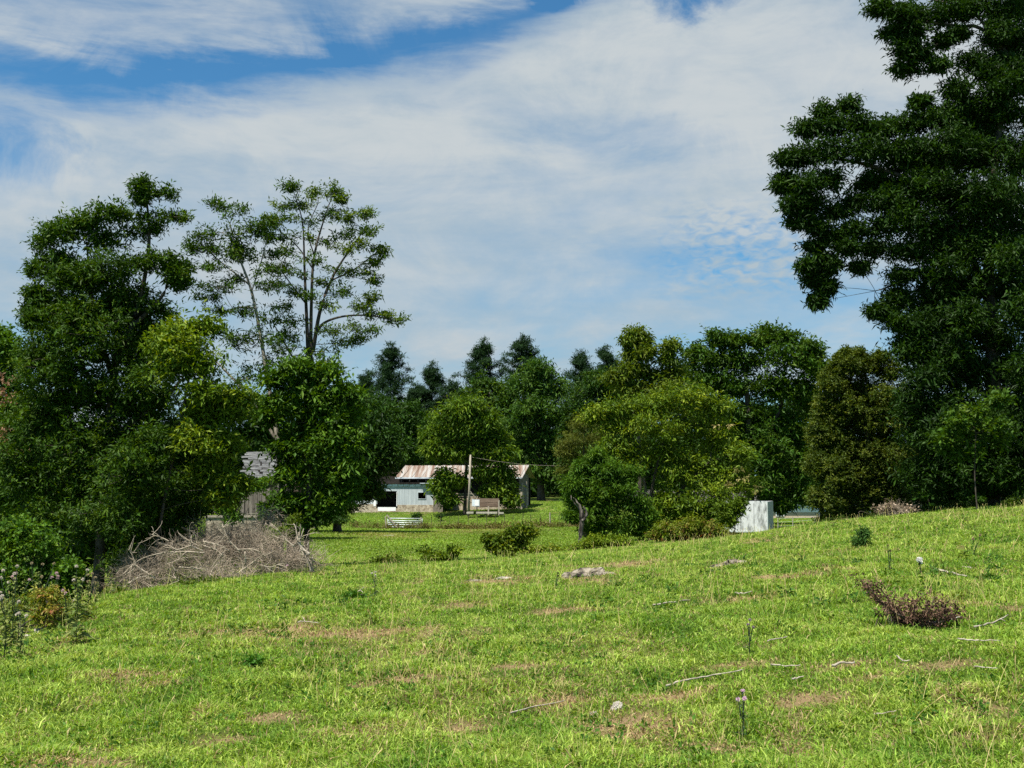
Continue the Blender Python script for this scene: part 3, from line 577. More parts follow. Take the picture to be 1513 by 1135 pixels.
tree('leafy_tree', 'dark leafy tree in the gap between the broad walnut and the olive tree', 'tree', 95, [[(1215,776,3),(1215,700,3),(1218,620,1)]],
     [(1215,600,22,26),(1200,650,26,30),(1228,640,20,30),(1215,690,30,26),(1190,720,30,18),(1130,625,50,40),(1180,600,34,34),(1090,640,40,34),(1160,680,40,30),(1230,560,16,20),(1160,725,20,14),(1140,735,16,8)], [DK[1],DK[2],MID[1]], 74, L=.45, W=.2, cr=.9, dens=.9, q=8)
tree('leafy_tree', 'dark leafy tree behind the broad yellow green one', 'tree', 92, [[(1010,782,4),(1010,700,3),(1010,600,1)]],
     [(1010,560,30,26),(985,600,40,30),(1035,610,40,30),(1000,660,50,34),(1050,680,40,34),(960,660,36,34),(1010,715,50,26),(950,710,34,26),(890,700,40,28),(870,660,34,30)], [DK[1],DK[2],MID[1]], 75, L=.45, W=.2, cr=1., dens=.9, q=8)
# --- the huge right tree
KL = [(1300,12,16,12),(1325,25,26,14),(1355,15,26,14),(1350,45,28,14),(1320,48,20,10),(1335,75,20,14),(1360,78,20,14),(1345,98,22,10),(1385,98,14,8),(1395,60,12,8),(1390,20,28,16),(1425,15,24,16),(1455,5,30,18),(1490,20,30,24),(1420,50,10,6),(1500,60,24,26),(1480,95,26,20),(1510,120,30,34),(1455,110,20,12),
 (1360,152,10,8),(1253,158,14,8),(1215,165,16,10),(1195,190,16,12),(1225,190,30,18),(1265,185,20,12),(1295,190,26,16),(1330,185,24,16),(1365,178,28,16),(1410,135,22,18),(1395,170,30,22),(1440,160,34,28),(1480,170,34,34),
 (1160,236,16,10),(1185,232,24,16),(1220,230,34,22),(1265,225,34,24),(1310,225,36,26),(1355,225,36,28),(1400,225,40,34),(1450,225,40,36),(1500,240,36,40),
 (1160,270,14,16),(1185,275,26,20),(1225,268,26,16),(1170,305,18,14),(1195,300,22,16),(1180,328,14,10),(1205,335,18,10),(1290,268,24,16),(1320,270,36,24),(1370,280,40,30),(1420,290,44,34),(1475,300,44,38),(1235,315,14,8),(1228,348,16,10),(1265,340,24,14),(1300,335,32,22),(1345,330,40,26),(1395,345,44,32),(1450,360,46,38),(1500,360,36,40),
 (1205,362,14,8),(1250,368,26,12),(1290,368,22,12),(1210,385,14,9),(1192,395,10,9),(1225,392,12,12),(1205,412,14,10),(1222,425,10,12),(1210,445,10,9),(1340,372,32,16),(1390,400,40,26),(1440,425,44,36),(1495,430,36,44),
 (1292,462,12,6),(1312,458,16,12),(1330,440,20,16),(1325,480,24,16),(1365,450,32,24),(1410,475,44,34),(1465,490,44,38),(1350,500,30,24),(1385,530,40,30),(1440,550,46,36),(1495,540,34,44),(1360,560,30,30),(1400,595,40,34),(1455,620,46,36),(1490,600,26,40),(1370,640,36,34),(1420,670,44,32),(1470,680,36,30),(1365,700,36,26),(1420,720,40,18),(1470,720,30,14),
 (1560,60,50,60,1),(1570,180,60,70,0),(1575,320,65,75,1),(1560,460,60,70,0),(1550,600,50,60,1),(1500,-40,60,35,0),(1420,-40,50,25,1),(1570,-50,60,50,2),
 (1478,470,34,44,-2),(1485,560,34,44,-2),(1470,400,34,40,-1.5),(1478,640,36,40,-1.5),(1480,700,34,34,-1.2),(1440,300,50,40,-1),(1262,298,26,16),(1300,302,30,20),(1340,300,36,26),(1270,395,14,7),(1385,430,34,26),(1330,410,20,12),(1440,90,24,18),(1465,55,26,20),(1420,180,30,26),(1470,130,34,28),(1345,225,30,22),(1355,480,30,22),(1340,520,22,18),(1400,520,40,30),(1400,640,50,44,-1),(1350,600,34,34,0),(1430,700,60,34,-1),(1500,680,40,50,-1),(1380,700,50,30,0),(1470,330,60,60,3),(1430,220,50,50,3),(1440,480,60,60,3),(1500,150,50,60,3),(1430,620,60,60,2.5)]
tree('locust_tree', 'huge dark locust filling the right side, lowest limbs reaching left over the pasture', 'tree', 37,
     [[(1478,757,12),(1474,650,11),(1468,520,10),(1462,400,8),(1470,250,6),(1490,100,4)], [(1465,450,6),(1420,350,5),(1370,280,4),(1300,250,3),(1235,235,2),(1180,245,1)], [(1478,180,5),(1500,110,4),(1470,60,3),(1435,38,2.6),(1400,55,2),(1375,72,1),(1345,85,.7)],
      [(1466,480,5),(1400,400,3.6),(1320,370,2.4),(1250,360,1.5),(1215,400,.8)], [(1440,460,4),(1380,400,3),(1345,410,2),(1310,425,1.2),(1293,430,.6)], [(1500,110,3),(1440,20,2),(1380,0,1)], [(1430,40,2),(1350,30,1.4),(1310,25,.7)], [(1474,600,5),(1430,560,4),(1390,520,2)]],
     KL, [tuple(c_ * .8 for c_ in q_) for q_ in (DK[0], DK[1], DK[2], LOC[2])], 23, scat=1.18, flat=.85, L=.22, W=.07, cr=.44, dens=1.05, q=9, leaf_n=8, droop=.3, limbr=.3, fill=1.0)  # leaf colours darkened further to stand in for the crown's shaded side
tree('mulberry_shrub', 'lighter leafy sapling in the shade at the foot of the huge locust', 'tree', 33, [[(1446,760,.9),(1440,700,.9),(1442,640,1)]],
     [(1470,590,22,16),(1440,610,26,16),(1410,625,22,14),(1465,625,30,18),(1430,645,30,18),(1395,650,16,14),(1480,650,20,16),(1440,672,20,10),(1405,668,12,8)],
     [LOC[1], LOC[2], LOC[3]], 24, L=.17, W=.1, cr=.4, dens=.62, q=7, leaf_n=7)
for (px, py, D, lobes, seed, lab, cl, LW) in [
    (752,828,37,[(738,800,16,12),(755,790,16,9),(770,783,14,8),(728,812,12,9),(748,812,18,10),(776,790,10,7),(786,785,7,5),(765,806,12,10),(722,798,8,6)],31,'largest pokeweed bush in the hollow, in front of the fence', MID[1:]+[YG[3]], (.2,.1)),
    (640,832,34,[(630,816,12,6),(650,822,14,8),(668,818,10,6),(640,824,16,7),(672,812,6,4),(656,832,12,7)],32,'pale leafed weed clump left of the largest pokeweed bush', [MID[2],YG[2],(.2,.26,.05)], (.17,.08)),
    (570,836,33,[(565,828,14,5),(582,826,8,4),(555,832,10,4)],33,'small low weed clump furthest left in the hollow', MID[1:], (.15,.07)),
    (800,828,40,[(795,812,16,7),(815,812,16,7),(835,814,12,7),(780,816,10,6),(850,810,10,7)],34,'low band of brambles between the largest pokeweed and the snag', [MID[2],YG[2],(.22,.24,.06)], (.15,.07)),
    (1274,808,24,[(1273,797,7,8),(1266,803,7,4),(1276,788,3,5)],35,'small dark green thistle rosette on the crest right of centre', [(.03,.08,.03),(.05,.11,.04)], (.1,.03)),
    (540,885,17,[(512,885,12,4),(530,880,12,5),(520,880,14,4)],36,'dark low weed patch on the near slope below the brush pile', [(.03,.09,.015),(.05,.13,.02)], (.08,.03)),
    (375,984,10.2,[(378,976,13,4),(366,979,8,3)],37,'small dark green leafy clump on the open slope, left half', [(.03,.1,.015),(.045,.13,.02)], (.06,.025)),
    (1500,760,33,[(1500,738,14,10),(1490,748,14,8),(1515,745,14,12)],38,'scrubby weeds under the huge locust at the right edge', [MID[1],MID[2],OLV[2]], (.12,.05)),
    (497,850,17.5,[(497,871,4,5)],39,'tiny dark upright weed on the near slope', [(.03,.08,.02),(.05,.11,.03)], (.07,.02)),
    (470,775,78,[(470,768,22,7),(500,768,18,5),(445,772,16,6)],40,'dark scrub under the walnut left of the gate', DK, (.3,.12)),
    (1270,762,39,[(1290,762,14,7),(1240,768,18,6),(1215,775,10,5),(1370,752,22,8),(1410,748,22,8),(1450,745,22,8)],41,'brushy weeds along the shaded foot of the olive tree', [OLV[0],OLV[1],MID[1]], (.14,.05)),
    (481,762,100,[(481,764,4,3)],42,'small weed tuft by the far left fence', MID, (.2,.1)),
    (618,768,105,[(618,762,6,3),(615,763,4,3)],43,'dark leafy weed growing at the right end of the gate', DK, (.3,.15)),
    (652,766,105,[(650,762,6,3)],44,'dark leafy weed in the yard right of the gate', DK, (.3,.15)),
    ]:
    b = G(px, py) if D < 30 else GD(px, D)
    if D < 30: D = b[1]
    tree('weed_clump', lab, 'weeds', D, [[(px, py, .5), (px, py - 6, .4), (lobes[0][0], lobes[0][1], .3)]], lobes, cl, seed, L=LW[0], W=LW[1], cr=.16 if D < 60 else .4, fill=0, dens=.8, q=5, leaf_n=6, droop=.4, base=b, limbr=.2)
# far woods
rg = np.random.default_rng(77); mb = MB(); cc = []
for k in range(1500):
    a = math.radians(rg.uniform(-32, 32)); r = rg.uniform(172, 200); x_, y_ = r * math.sin(a), r * math.cos(a)
    cc.append((x_, y_, float(gz(x_, y_)) + rg.uniform(.3, 10.)))
foliage(mb, np.array(cc), rg.uniform(1.6, 2.8, len(cc)), 16, 1.1, .6, DK, rg, leaf_n=7)
a_ = np.array(cc)[::15]; a0 = a_.copy(); a0[:, 2] = gz(a0[:, 0], a0[:, 1]); V, Q = tubes(curve(a0, a_, 4, .03, rng=rg), np.full((len(a_), 4), .2), 5); mb.add(V, Q, None, (.03, .025, .02))
tag(mb.obj('woodland', M['matte_leaf']), 'far belt of woodland closing the view behind the barn and trees', 'woodland', None, 'stuff')

rg = np.random.default_rng(91); x, y, r = fan(5200, 5, 44, 1.45, rg, 29); k_ = fbm(x / 1.7, y / 1.7, 95, 3) > rg.uniform(.38, .66, len(x)); x, y, r = x[k_], y[k_], r[k_]
mb = MB(); foliage(mb, np.stack([x, y, gz(x, y) + .02], -1), .03 + .05 * rg.random(len(x)), 4, .042, .02, [(.02, .07, .012), (.04, .11, .02), (.07, .15, .03), (.13, .2, .05)], rg, .2, .3, .4, leaf_n=6)
x, y, r = fan(500, 12, 44, 1.2, rg, 29); k_ = fbm(x / 4, y / 4, 97, 2) > rg.uniform(.4, .7, len(x)); x, y = x[k_], y[k_]
foliage(mb, np.stack([x, y, gz(x, y) + .06], -1), .06 + .1 * rg.random(len(x)), 6, .075, .03, [(.02, .065, .015), (.05, .12, .03), (.16, .2, .06)], rg, .2, .3, .7, leaf_n=6)
tag(mb.obj('ground_weeds', M['leaf']), 'low broad-leaved weeds and clover scattered through the turf', 'weeds', None, 'stuff')

# ------------------------------------------------------------------ brush pile
def brush(name, label, lobes, D, seed, N, mat='twig', wig=.12):
    rg = np.random.default_rng(seed); k = mpp(D); base = GD(lobes[0][0], D); root = thing(name, label, 'brush pile', base, None)
    mb = MB(); A = []; B = []
    tot = sum(l[2] * l[3] for l in lobes)
    for px, py, rx, ry, dd in lobes:
        n_ = int(N * rx * ry / tot); c = P(px, py, D + dd)
        o = norm(rg.normal(0, 1, (n_, 3))) * rg.random((n_, 1)) ** .5
        p = c + o * [rx * k, rx * k * .8, ry * k]
        d = norm(rg.normal(0, 1, (n_, 3)) * [1, 1, .7] + [0, 0, .12] + o * .5)
        ln = rg.uniform(.12, .6, (n_, 1)) * (.5 + ry * k)
        A.append(p); B.append(p + d * ln)
    A = np.vstack(A); B = np.vstack(B)
    for q_ in (A, B): q_[:, 2] = np.maximum(q_[:, 2], gz(q_[:, 0], q_[:, 1]) + .01)
    cv = curve(A, B, 5, wig, 0, rg); r_ = rg.uniform(.0025, .007, (len(A), 1)) * np.linspace(1, .4, 5)[None]
    V, Q = tubes(cv, r_, 3); mb.add(V, Q)
    # side twigs
    i_ = rg.integers(1, 4, len(A) * 2); j_ = rg.integers(0, len(A), len(A) * 2); p = cv[j_, i_]; d = norm(rg.normal(0, 1, p.shape) + norm(B[j_] - A[j_]))
    cv2 = curve(p, p + d * rg.uniform(.06, .25, (len(p), 1)), 4, .12, 0, rg); V, Q = tubes(cv2, np.full((len(p), 1), .0025) * np.linspace(1, .5, 4)[None], 3); mb.add(V, Q)
    mb.obj('twigs', M[mat], root); return root
bp_ = brush('brush_pile', 'long pile of bare dead branches heaped below the trees on the left', [(225,845,55,26,1),(200,860,35,22,0),(280,830,55,32,.5),(330,812,54,34,1.5),(370,810,50,38,1.5),(300,790,18,20,2),(400,820,45,30,.5),(440,830,44,20,0),(330,850,50,18,-.5),(395,770,24,18,2)], 25.5, 5, 5200)
for px_, py_, D_, lb_, sd_, lab_ in [(300,870,23.6,[(292,862,14,6),(310,858,12,5),(275,866,10,5)],81,'green weeds growing through the front edge of the brush pile'),(425,850,27,[(400,800,16,14),(420,785,16,14),(408,820,12,10),(436,770,10,10)],82,'leafy vine climbing the trunk behind the right end of the brush pile'),(165,885,23.5,[(160,880,12,6),(180,874,12,6)],83,'low weeds at the left tip of the brush pile')]:
    tree('weed_clump', lab_, 'weeds', D_, [[(px_, py_, .6), (px_, py_ - 6, .5), (lb_[0][0], lb_[0][1], .3)]], lb_, [MID[1], MID[2], MID[3]], sd_, L=.12, W=.05, cr=.2, fill=0, dens=.8, q=5, leaf_n=6)
def limb(pts, r0, r1, D, parent, mat='bleached', name='dead_limb'):
    w = [P(*(p[:2]), D + (p[2] if len(p) > 2 else 0)) for p in pts]
    for q_ in w: q_[2] = max(q_[2], float(gz(q_[0], q_[1])) + .02)
    s = spline(w, 5); mb = MB(); mb.tube(s, np.linspace(r0, r1, len(s)), 6)
    rg = np.random.default_rng(int(pts[0][0] * 7 + pts[0][1])); i_ = rg.integers(2, len(s), 9); d = norm(rg.normal(0, 1, (9, 3)) + norm(s[-1] - s[0]))
    V, Q = tubes(curve(s[i_], s[i_] + d * rg.uniform(.1, .45, (9, 1)), 5, .12, 0, rg), np.full((9, 1), r1 * .9 + .003) * np.linspace(1, .4, 5)[None], 4); mb.add(V, Q)
    return mb.obj(name, M[mat], parent, True)
for pts in [[(302,817),(270,815),(235,818),(205,828),(180,850)],[(300,814),(283,806),(281,798),(284,790)],[(283,806),(262,812),(252,806),(256,800)],[(280,870),(268,862),(258,852)],[(280,865),(300,856),(315,854),(330,862)],[(355,815),(340,800),(332,785),(328,775)],[(350,812),(375,812),(392,820)],[(362,815),(362,835),(350,848)],[(350,848),(375,830),(390,818)],[(300,800),(325,806),(340,815)],[(435,808),(420,795),(410,782),(402,775)],[(436,805),(442,795),(455,790)],[(260,845),(255,832),(270,825),(295,822)],[(265,838),(290,840),(310,842)],[(310,855),(312,845),(320,835),(330,828)],[(185,850),(200,838),(195,820),(190,812)],[(230,855),(215,845),(200,835)],[(180,870),(200,855),(222,850)],[(385,835),(400,838),(415,832)],[(460,845),(455,830),(448,818)],[(250,800),(240,795),(225,790)],[(330,822),(318,812),(300,806)]]:
    limb(pts, .015, .005, 24.3, bp_, 'limbwood')
limb([(461,845),(459,835),(452,822)], .06, .03, 25.4, bp_, 'bleached', 'dead_limb'); limb([(457,820),(448,812),(440,800)], .05, .02, 25.4, bp_)
vt = brush('dead_vine_tangle', 'brown tangle of dead vines hanging in front of the ruined shed', [(408,715,8,12,0),(414,738,10,14,0),(420,762,14,12,0)], 31, 6, 260)
lm = brush('leaf_litter_heap', 'heap of dry curled leaves and twigs in the shade of the huge locust', [(1315,758,16,7,0),(1335,754,14,8,0),(1322,752,8,7,0)], 37, 8, 250, 'twig')
lm['category'] = 'dead leaves'
mb = MB(); foliage(mb, np.array([P(px, py, 37) + rg.normal(0, .12, 3) for px in range(1298, 1352, 5) for py in (752, 757)]), np.full(22, .16), 5, .14, .06, [(.1, .07, .045), (.25, .19, .13), (.4, .32, .24)], rg, leaf_n=4); mb.obj('dry_leaves', M['dead_leaf'], lm)

# ------------------------------------------------------------------ buildings
def frame(o, ang):
    o = np.array(o, float); c, s = math.cos(ang), math.sin(ang)
    def R(V):
        V = np.atleast_2d(np.array(V, float)); return np.stack([o[0] + V[:, 0] * c - V[:, 1] * s, o[1] + V[:, 0] * s + V[:, 1] * c, o[2] + V[:, 2]], -1)
    return R
def boxes(name, mat, parent, R, L):
    mb = MB()
    for b in L: mb.box(*b, R=R)
    return mb.obj(name, M[mat], parent)
# barn. local x along the front, y back, z up from the sill line
D0 = 118; o = P(556, 753, D0); R = frame(o, math.radians(-13)); k = D0 / F / math.cos(math.radians(13))
barn = thing('barn', 'long low barn with a rusty tin roof and blue grey metal front', 'barn', o)
zz = lambda py: (753 - py) * D0 / F
xx = lambda px: (px - 556) * k
boxes('foundation', 'stone', barn, R, [(xx(516), xx(556), -.04, .2, -.8, zz(745)), (xx(588), xx(641), -.04, .2, -.8, zz(746)), (xx(556), xx(588), -.04, .2, -.8, .12)])
w = boxes('metal_wall', 'blue_metal', barn, R, [(xx(552), xx(557), 0, .1, zz(745), zz(716)), (xx(557), xx(587), 0, .1, zz(726), zz(716)), (xx(587), xx(618.5), 0, .1, zz(746), zz(716)), (xx(618.5), xx(630), 0, .1, zz(738), zz(746)) if False else (xx(618.5), xx(630), 0, .1, zz(746), zz(737)),
   (xx(618.5), xx(630), 0, .1, zz(728), zz(716)), (xx(630), xx(641), 0, .1, zz(746), zz(716)), (xx(516), xx(552), .02, .1, zz(745), zz(724))] + [(xx(587) + .25 * i_, xx(587) + .25 * i_ + .03, -.008, -.002, zz(745), zz(718)) for i_ in range(1, 9)])
boxes('eave_strip', 'pale_metal', barn, R, [(xx(556) - .1 + i_ * .62, xx(556) + .46 + i_ * .62, -.1, -.004, zz(719.5) + (i_ % 3) * .02, zz(716.2) + (i_ % 2) * .03) for i_ in range(8)] + [(xx(623), xx(662), -.5, 1.6, zz(715), zz(714.2)), (xx(512), xx(565), -.35, .9, zz(716.5), zz(715.3))])
boxes('door_post', 'white', barn, R, [(xx(552), xx(555.5), -.06, -.002, zz(748), zz(726))]); boxes('door_post', 'white', barn, R, [(xx(586.6), xx(587.6), -.06, -.003, zz(748), zz(727))])
wf = boxes('window', 'pale_metal', barn, R, [(xx(618), xx(630.5), -.05, -.002, zz(728), zz(727.4)), (xx(618), xx(630.5), -.05, -.002, zz(737.6), zz(737)), (xx(618), xx(618.5), -.05, -.002, zz(737), zz(728)), (xx(630), xx(630.5), -.05, -.002, zz(737), zz(728))])
boxes('plank', 'white', barn, R, [(xx(560), xx(587), -.35, -.25, -.12, .25)])
boxes('board_wall', 'oldboard', barn, R, [(xx(641) + i_ * .17, xx(641) + i_ * .17 + .155, -.02 + (i_ % 2) * .015, .05, -.5, zz(730) + (i_ % 3) * .05) for i_ in range(6)])
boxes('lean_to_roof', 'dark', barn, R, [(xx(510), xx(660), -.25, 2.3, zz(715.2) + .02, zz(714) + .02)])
boxes('back_and_shade_wall', 'dark', barn, R, [(xx(516), xx(760), 7.2, 7.3, -1, zz(706)), (xx(516), xx(516) + .08, .3, 7.2, -1, zz(716)), (xx(516), xx(757), 2.45, 2.55, -.9, zz(704)), (xx(579), xx(579) + .1, 2.4, 7.2, -.5, zz(706))])  # near-black inner wall added so the openings show dark shade
for i_ in range(13): boxes('rafter', 'oldboard', barn, R, [(xx(585) + i_ * .9, xx(585) + i_ * .9 + .1, 1.6, 2.44, zz(712), zz(710))])
boxes('masonry_wall', 'stone', barn, R, [(xx(656), xx(757), 2.2, 2.42, -.8, zz(729)), (xx(757) - .15, xx(757) + .05, 2.45, 7.1, -.8, zz(727))])
boxes('end_boards', 'oldboard', barn, R, [(xx(757), xx(757) + .08, 2.5 + i_ * .3, 2.76 + i_ * .3, zz(727), zz(706) + (.9 if 5 < i_ < 10 else .3)) for i_ in range(15)])
boxes('post', 'bleached', barn, R, [(xx(759), xx(759) + .35, 2.0, 2.25, -.3, zz(714)), (xx(764.5), xx(764.5) + .3, 2.6, 2.85, -.2, zz(712))])
# corrugated roof
mb = MB(); x0, x1 = xx(577), xx(757) + .6; nx = 260; xs = np.linspace(x0, x1, nx)
ze, zr = zz(706), zz(706) + 1.3; ys = np.array([1.5, 4.8, 8.1]); zs = np.array([ze, zr, ze])
V = []; rgx = np.random.default_rng(4); pan = np.repeat(rgx.uniform(-.03, .05, 60), 5)[:nx]
for j_ in range(3): V.append(np.stack([xs, np.full(nx, ys[j_]) - pan * 2 * (j_ == 0), zs[j_] + np.sin(np.arange(nx) * 1.57) * .02 + pan * .5], -1))
V = np.vstack(V); Q = [(j_ * nx + i_, j_ * nx + i_ + 1, (j_ + 1) * nx + i_ + 1, (j_ + 1) * nx + i_) for j_ in range(2) for i_ in range(nx - 1)]
V2 = V - [0, 0, .05]; mb.add(R(V), Q); mb.add(R(V2), [q_[::-1] for q_ in Q]); mb.obj('roof', M['rust_roof'], barn)
boxes('fascia', 'pale_metal', barn, R, [(x0, x1, 1.42, 1.46, ze - .12, ze + .02)])

# ruined shed
o = P(352, 768, 60); R = frame(o, math.radians(10)); k = 60 / F; rgx = np.random.default_rng(9)
shed = thing('ruined_shed', 'ruined grey board shed with slipping roof boards behind the brush pile', 'shed', o)
mb = MB()
for i_ in range(13):
    t = i_ / 12; y0 = t * 2.2; z0 = (768 - 706) * k + t * 1.35; a0 = rgx.uniform(-.1, .35) + t * .1; 
    for j_ in range(3):
        s0 = a0 + j_ * .95 + rgx.uniform(-.08, .08); mb.beam(R([s0, y0, z0 + rgx.uniform(-.02, .03)])[0], R([s0 + rgx.uniform(.75, 1.0), y0, z0 + rgx.uniform(-.03, .04)])[0], .05, .1)
mb.obj('roof_boards', M['shingle'], shed)
boxes('wall', 'oldboard', shed, R, [(.1 + i_ * .22, .1 + i_ * .22 + .19, 0 + (i_ % 2) * .02, .04, -.3, (768 - 712) * k - (i_ % 3) * .06) for i_ in range(11)])
boxes('side_wall', 'dark', shed, R, [(.05, .1, .06, 4, -.3, 2.0), (2.5, 2.6, .06, 4, -.3, 2.0), (.05, 2.6, 4, 4.1, -.3, 3.2)])
boxes('rail', 'bleached', shed, R, [(.0, 2.2, -.5, -.42, .05, .12), (.0, 2.2, -.5, -.42, .28, .34)] + [(i_ * .5, i_ * .5 + .07, -.4, -.34, -.3, .34) for i_ in range(5)])
pw = P(338, 763, 50); wl = thing('retaining_wall', 'low tan block wall with a pale coping plank behind the brush pile', 'wall', P(338, 795, 50))
R = frame(pw, math.radians(2)); boxes('wall_face', 'stone', wl, R, [(-1.0, 1.4, .05, .25, -1.8, -.05)]); boxes('coping', 'bleached', wl, R, [(-1.05, 1.45, 0, .3, -.048, .03)])
# white house far right
o = P(940, 768, 136); R = frame(o, 0); k = 136 / F
hs = thing('white_house', 'long low white and tan house glimpsed through the trees at right', 'house', o)
zz = lambda py: (768 - py) * k; xx = lambda px: (px - 940) * k
boxes('wall', 'tan', hs, R, [(0, xx(1285), 0, 9, -1.5, zz(757))])
boxes('siding', 'white', hs, R, [(0, xx(1285), -.02, 9, zz(757) + .004, zz(742))])
mb = MB(); x0, x1 = -.5, xx(1285) + .5
V = [(x0, -.6, zz(742)), (x1, -.6, zz(742)), (x1, 4.5, zz(724)), (x0, 4.5, zz(724)), (x0, 9.6, zz(742)), (x1, 9.6, zz(742))]
mb.add(R(V), [(0, 1, 2, 3), (3, 2, 5, 4)], [(0, 3, 4), (1, 5, 2)]); mb.obj('roof', M['shingle_dark'], hs)
for wx in (958, 1005, 1060, 1151, 1215, 1255):
    f_ = boxes('window', 'white', hs, R, [(xx(wx) - .5, xx(wx) + .5, -.07, -.03, zz(763), zz(755))]); f_['_o'] = list(hs['_o']); boxes('pane', 'glass', f_, R, [(xx(wx) - .4, xx(wx) + .4, -.09, -.075, zz(762), zz(756))])

# white box trailer
o = P(1134, 787, 53.5); k = 53.5 / F; R = frame(o, math.radians(-16.7))
tb = thing('box_trailer', 'old stained white box trailer body resting on supports behind the crest', 'trailer', o)
rr = .14; Hh = 46 * k; Wd = 62 * k
def panel(x0, x1, z0, z1, r):
    pts = []
    for cx_, cz_, a0 in [(x1 - r, z0 + r, -90), (x1 - r * .6, z1 - r * .6, 0), (x0 + r, z1 - r, 90), (x0 + r, z0 + r, 180)]:
        for q_ in range(6):
            a = math.radians(a0 + q_ * 18); rq = r * .6 if a0 == 0 else r; pts.append((cx_ + rq * math.cos(a), cz_ + rq * math.sin(a)))
    return pts
pts = panel(-Wd, 0, 0, Hh, rr); nP = len(pts); mb = MB()
sk = 0.0
V = [(x, 0, z) for x, z in pts] + [(x, .08, z) for x, z in pts]; V = R(V)
T = [(0, i_ + 1, i_) if False else (0, i_, i_ + 1) for i_ in range(1, nP - 1)]
T2 = [(nP, nP + i_ + 1, nP + i_) for i_ in range(1, nP - 1)]
mb.add(V, [(i_, nP + i_, nP + (i_ + 1) % nP, (i_ + 1) % nP) for i_ in range(nP)], T + T2); mb.obj('front_panel', M['white_box'], tb)
mb = MB(); V = [(-Wd + .03, .085, 0.03), (-.03, .085, .03), (-.03, .085, Hh - .04), (-Wd + .03, .085, Hh - .04), (-Wd + sk, 4.2, 0.03), (sk - .0, 4.2, .03), (sk, 4.2, Hh - .04), (-Wd + sk, 4.2, Hh - .04)]
mb.add(R(V), [(0, 1, 2, 3), (1, 5, 6, 2), (5, 4, 7, 6), (4, 0, 3, 7), (3, 2, 6, 7), (0, 4, 5, 1)]); mb.obj('body', M['grey_box'], tb)  # grey body colour puts shade on the trailer's right side
boxes('corner_rail', 'galv', tb, R, [(.0, .035, -.02, .06, .1, Hh - .02), (-Wd, .0, -.03, -.004, -.0, .05)])
boxes('seam', 'grey_box', tb, R, [(-.62, -.6, -.012, -.001, .08, Hh - .1), (-1.25, -1.23, -.012, -.001, .08, Hh - .1)])
boxes('support', 'plank_h', tb, R, [(-2.1, -1.85, .1, 1, -1.2, -.01), (-1.2, -1.0, .1, 1, -1.2, -.01), (-.3, -.1, .1, 1, -1.2, -.01), (-2.2, -.1, .25, .4, -.14, -.012)])
# pole, meter box, feed bunk
b = GD(692, 110); b[2] = P(692, 757.5, 110)[2]
pole = thing('utility_pole', 'weathered pale wooden utility pole in front of the round tree', 'pole', b)
mb = MB(); mb.tube([b + [0, 0, -.4], b + [.1, 0, 2.7], b + [.17, 0, 5.55]], [.13, .115, .09], 10); mb.obj('pole_shaft', M['bleached'], pole, True)
mb = MB(); mb.beam(b + [.12, -.05, 2.1], b + [.55, .1, 1.5], .07, .07); mb.beam(b + [.2, .12, 2.0], b + [.75, .2, 1.35], .06, .06); mb.obj('brace', M['bleached'], pole)
b = P(703.5, 757, 109)
mt = thing('meter_box', 'pale grey electric meter box on a post beside the utility pole', 'utility box', b); R = frame(b, 0); k = 109 / F
boxes('cabinet', 'pale_metal', mt, R, [(-.2, .32, -.1, .12, 8.5 * k, 18.5 * k)]); boxes('door', 'white', mt, R, [(-.14, .26, -.125, -.103, 9.5 * k, 17.5 * k)]); boxes('side_box', 'pale_metal', mt, R, [(-.4, -.205, -.02, .1, 9 * k, 19 * k)])
boxes('post', 'dark', mt, R, [(.03, .12, .0, .08, -.3, 8.5 * k - .002)])
b = P(723, 756.5, 109.5); fb = thing('feed_bunk', 'raised brown plank livestock feeder on short posts beside the meter box', 'feeder', b); R = frame(b, 0)
boxes('side', 'plank_h', fb, R, [(-1.2, .93, -.05 + (i_ % 2) * .012, .0 + (i_ % 2) * .012, .5 + i_ * .2, .69 + i_ * .2) for i_ in range(4)] + [(-1.2, .93, 1.1, 1.15, .5, 1.1), (-1.2, -1.15, .02, 1.08, .5, 1.1), (.88, .93, .02, 1.08, .5, 1.1)])
boxes('floor', 'plank_h', fb, R, [(-1.14, .87, .02, 1.08, .45, .5)])
for px_ in (-.15, .84):
    for yy in (-.16, 1.16): boxes('leg', 'bleached', fb, R, [(px_, px_ + .13, yy, yy + .1, -.3, .55 if px_ < 0 else 1.1)])
sl = thing('concrete_slab', 'thin pale concrete strip on the grass under the feeder and pole', 'slab', P(705, 757, 108)); R = frame(P(705, 757.6, 108), 0)
boxes('slab_top', 'concrete', sl, R, [(-1.0, -.35, -.3, 1, -.1, .06), (-.1, 1.9, -.3, 1.2, -.1, .05), (2.05, 2.5, -.2, .5, -.12, .03)])
# wires
mb = MB()
for z_, y_ in ((5.35, 0),):
    a = P(692, 757.5, 110) + [.17, 0, z_]; e = P(905, 684 + (5.45 - z_) * 8, 108); t = np.linspace(0, 1, 14)[:, None]; L = a * (1 - t) + e * t; L[:, 2] -= .5 * (4 * t * (1 - t))[:, 0]; mb.tube(L, [.009] * 14, 5)
w_ = mb.obj('power_line', M['deadwood']); tag(w_, 'thin overhead wire running from the utility pole to the right', 'wire')
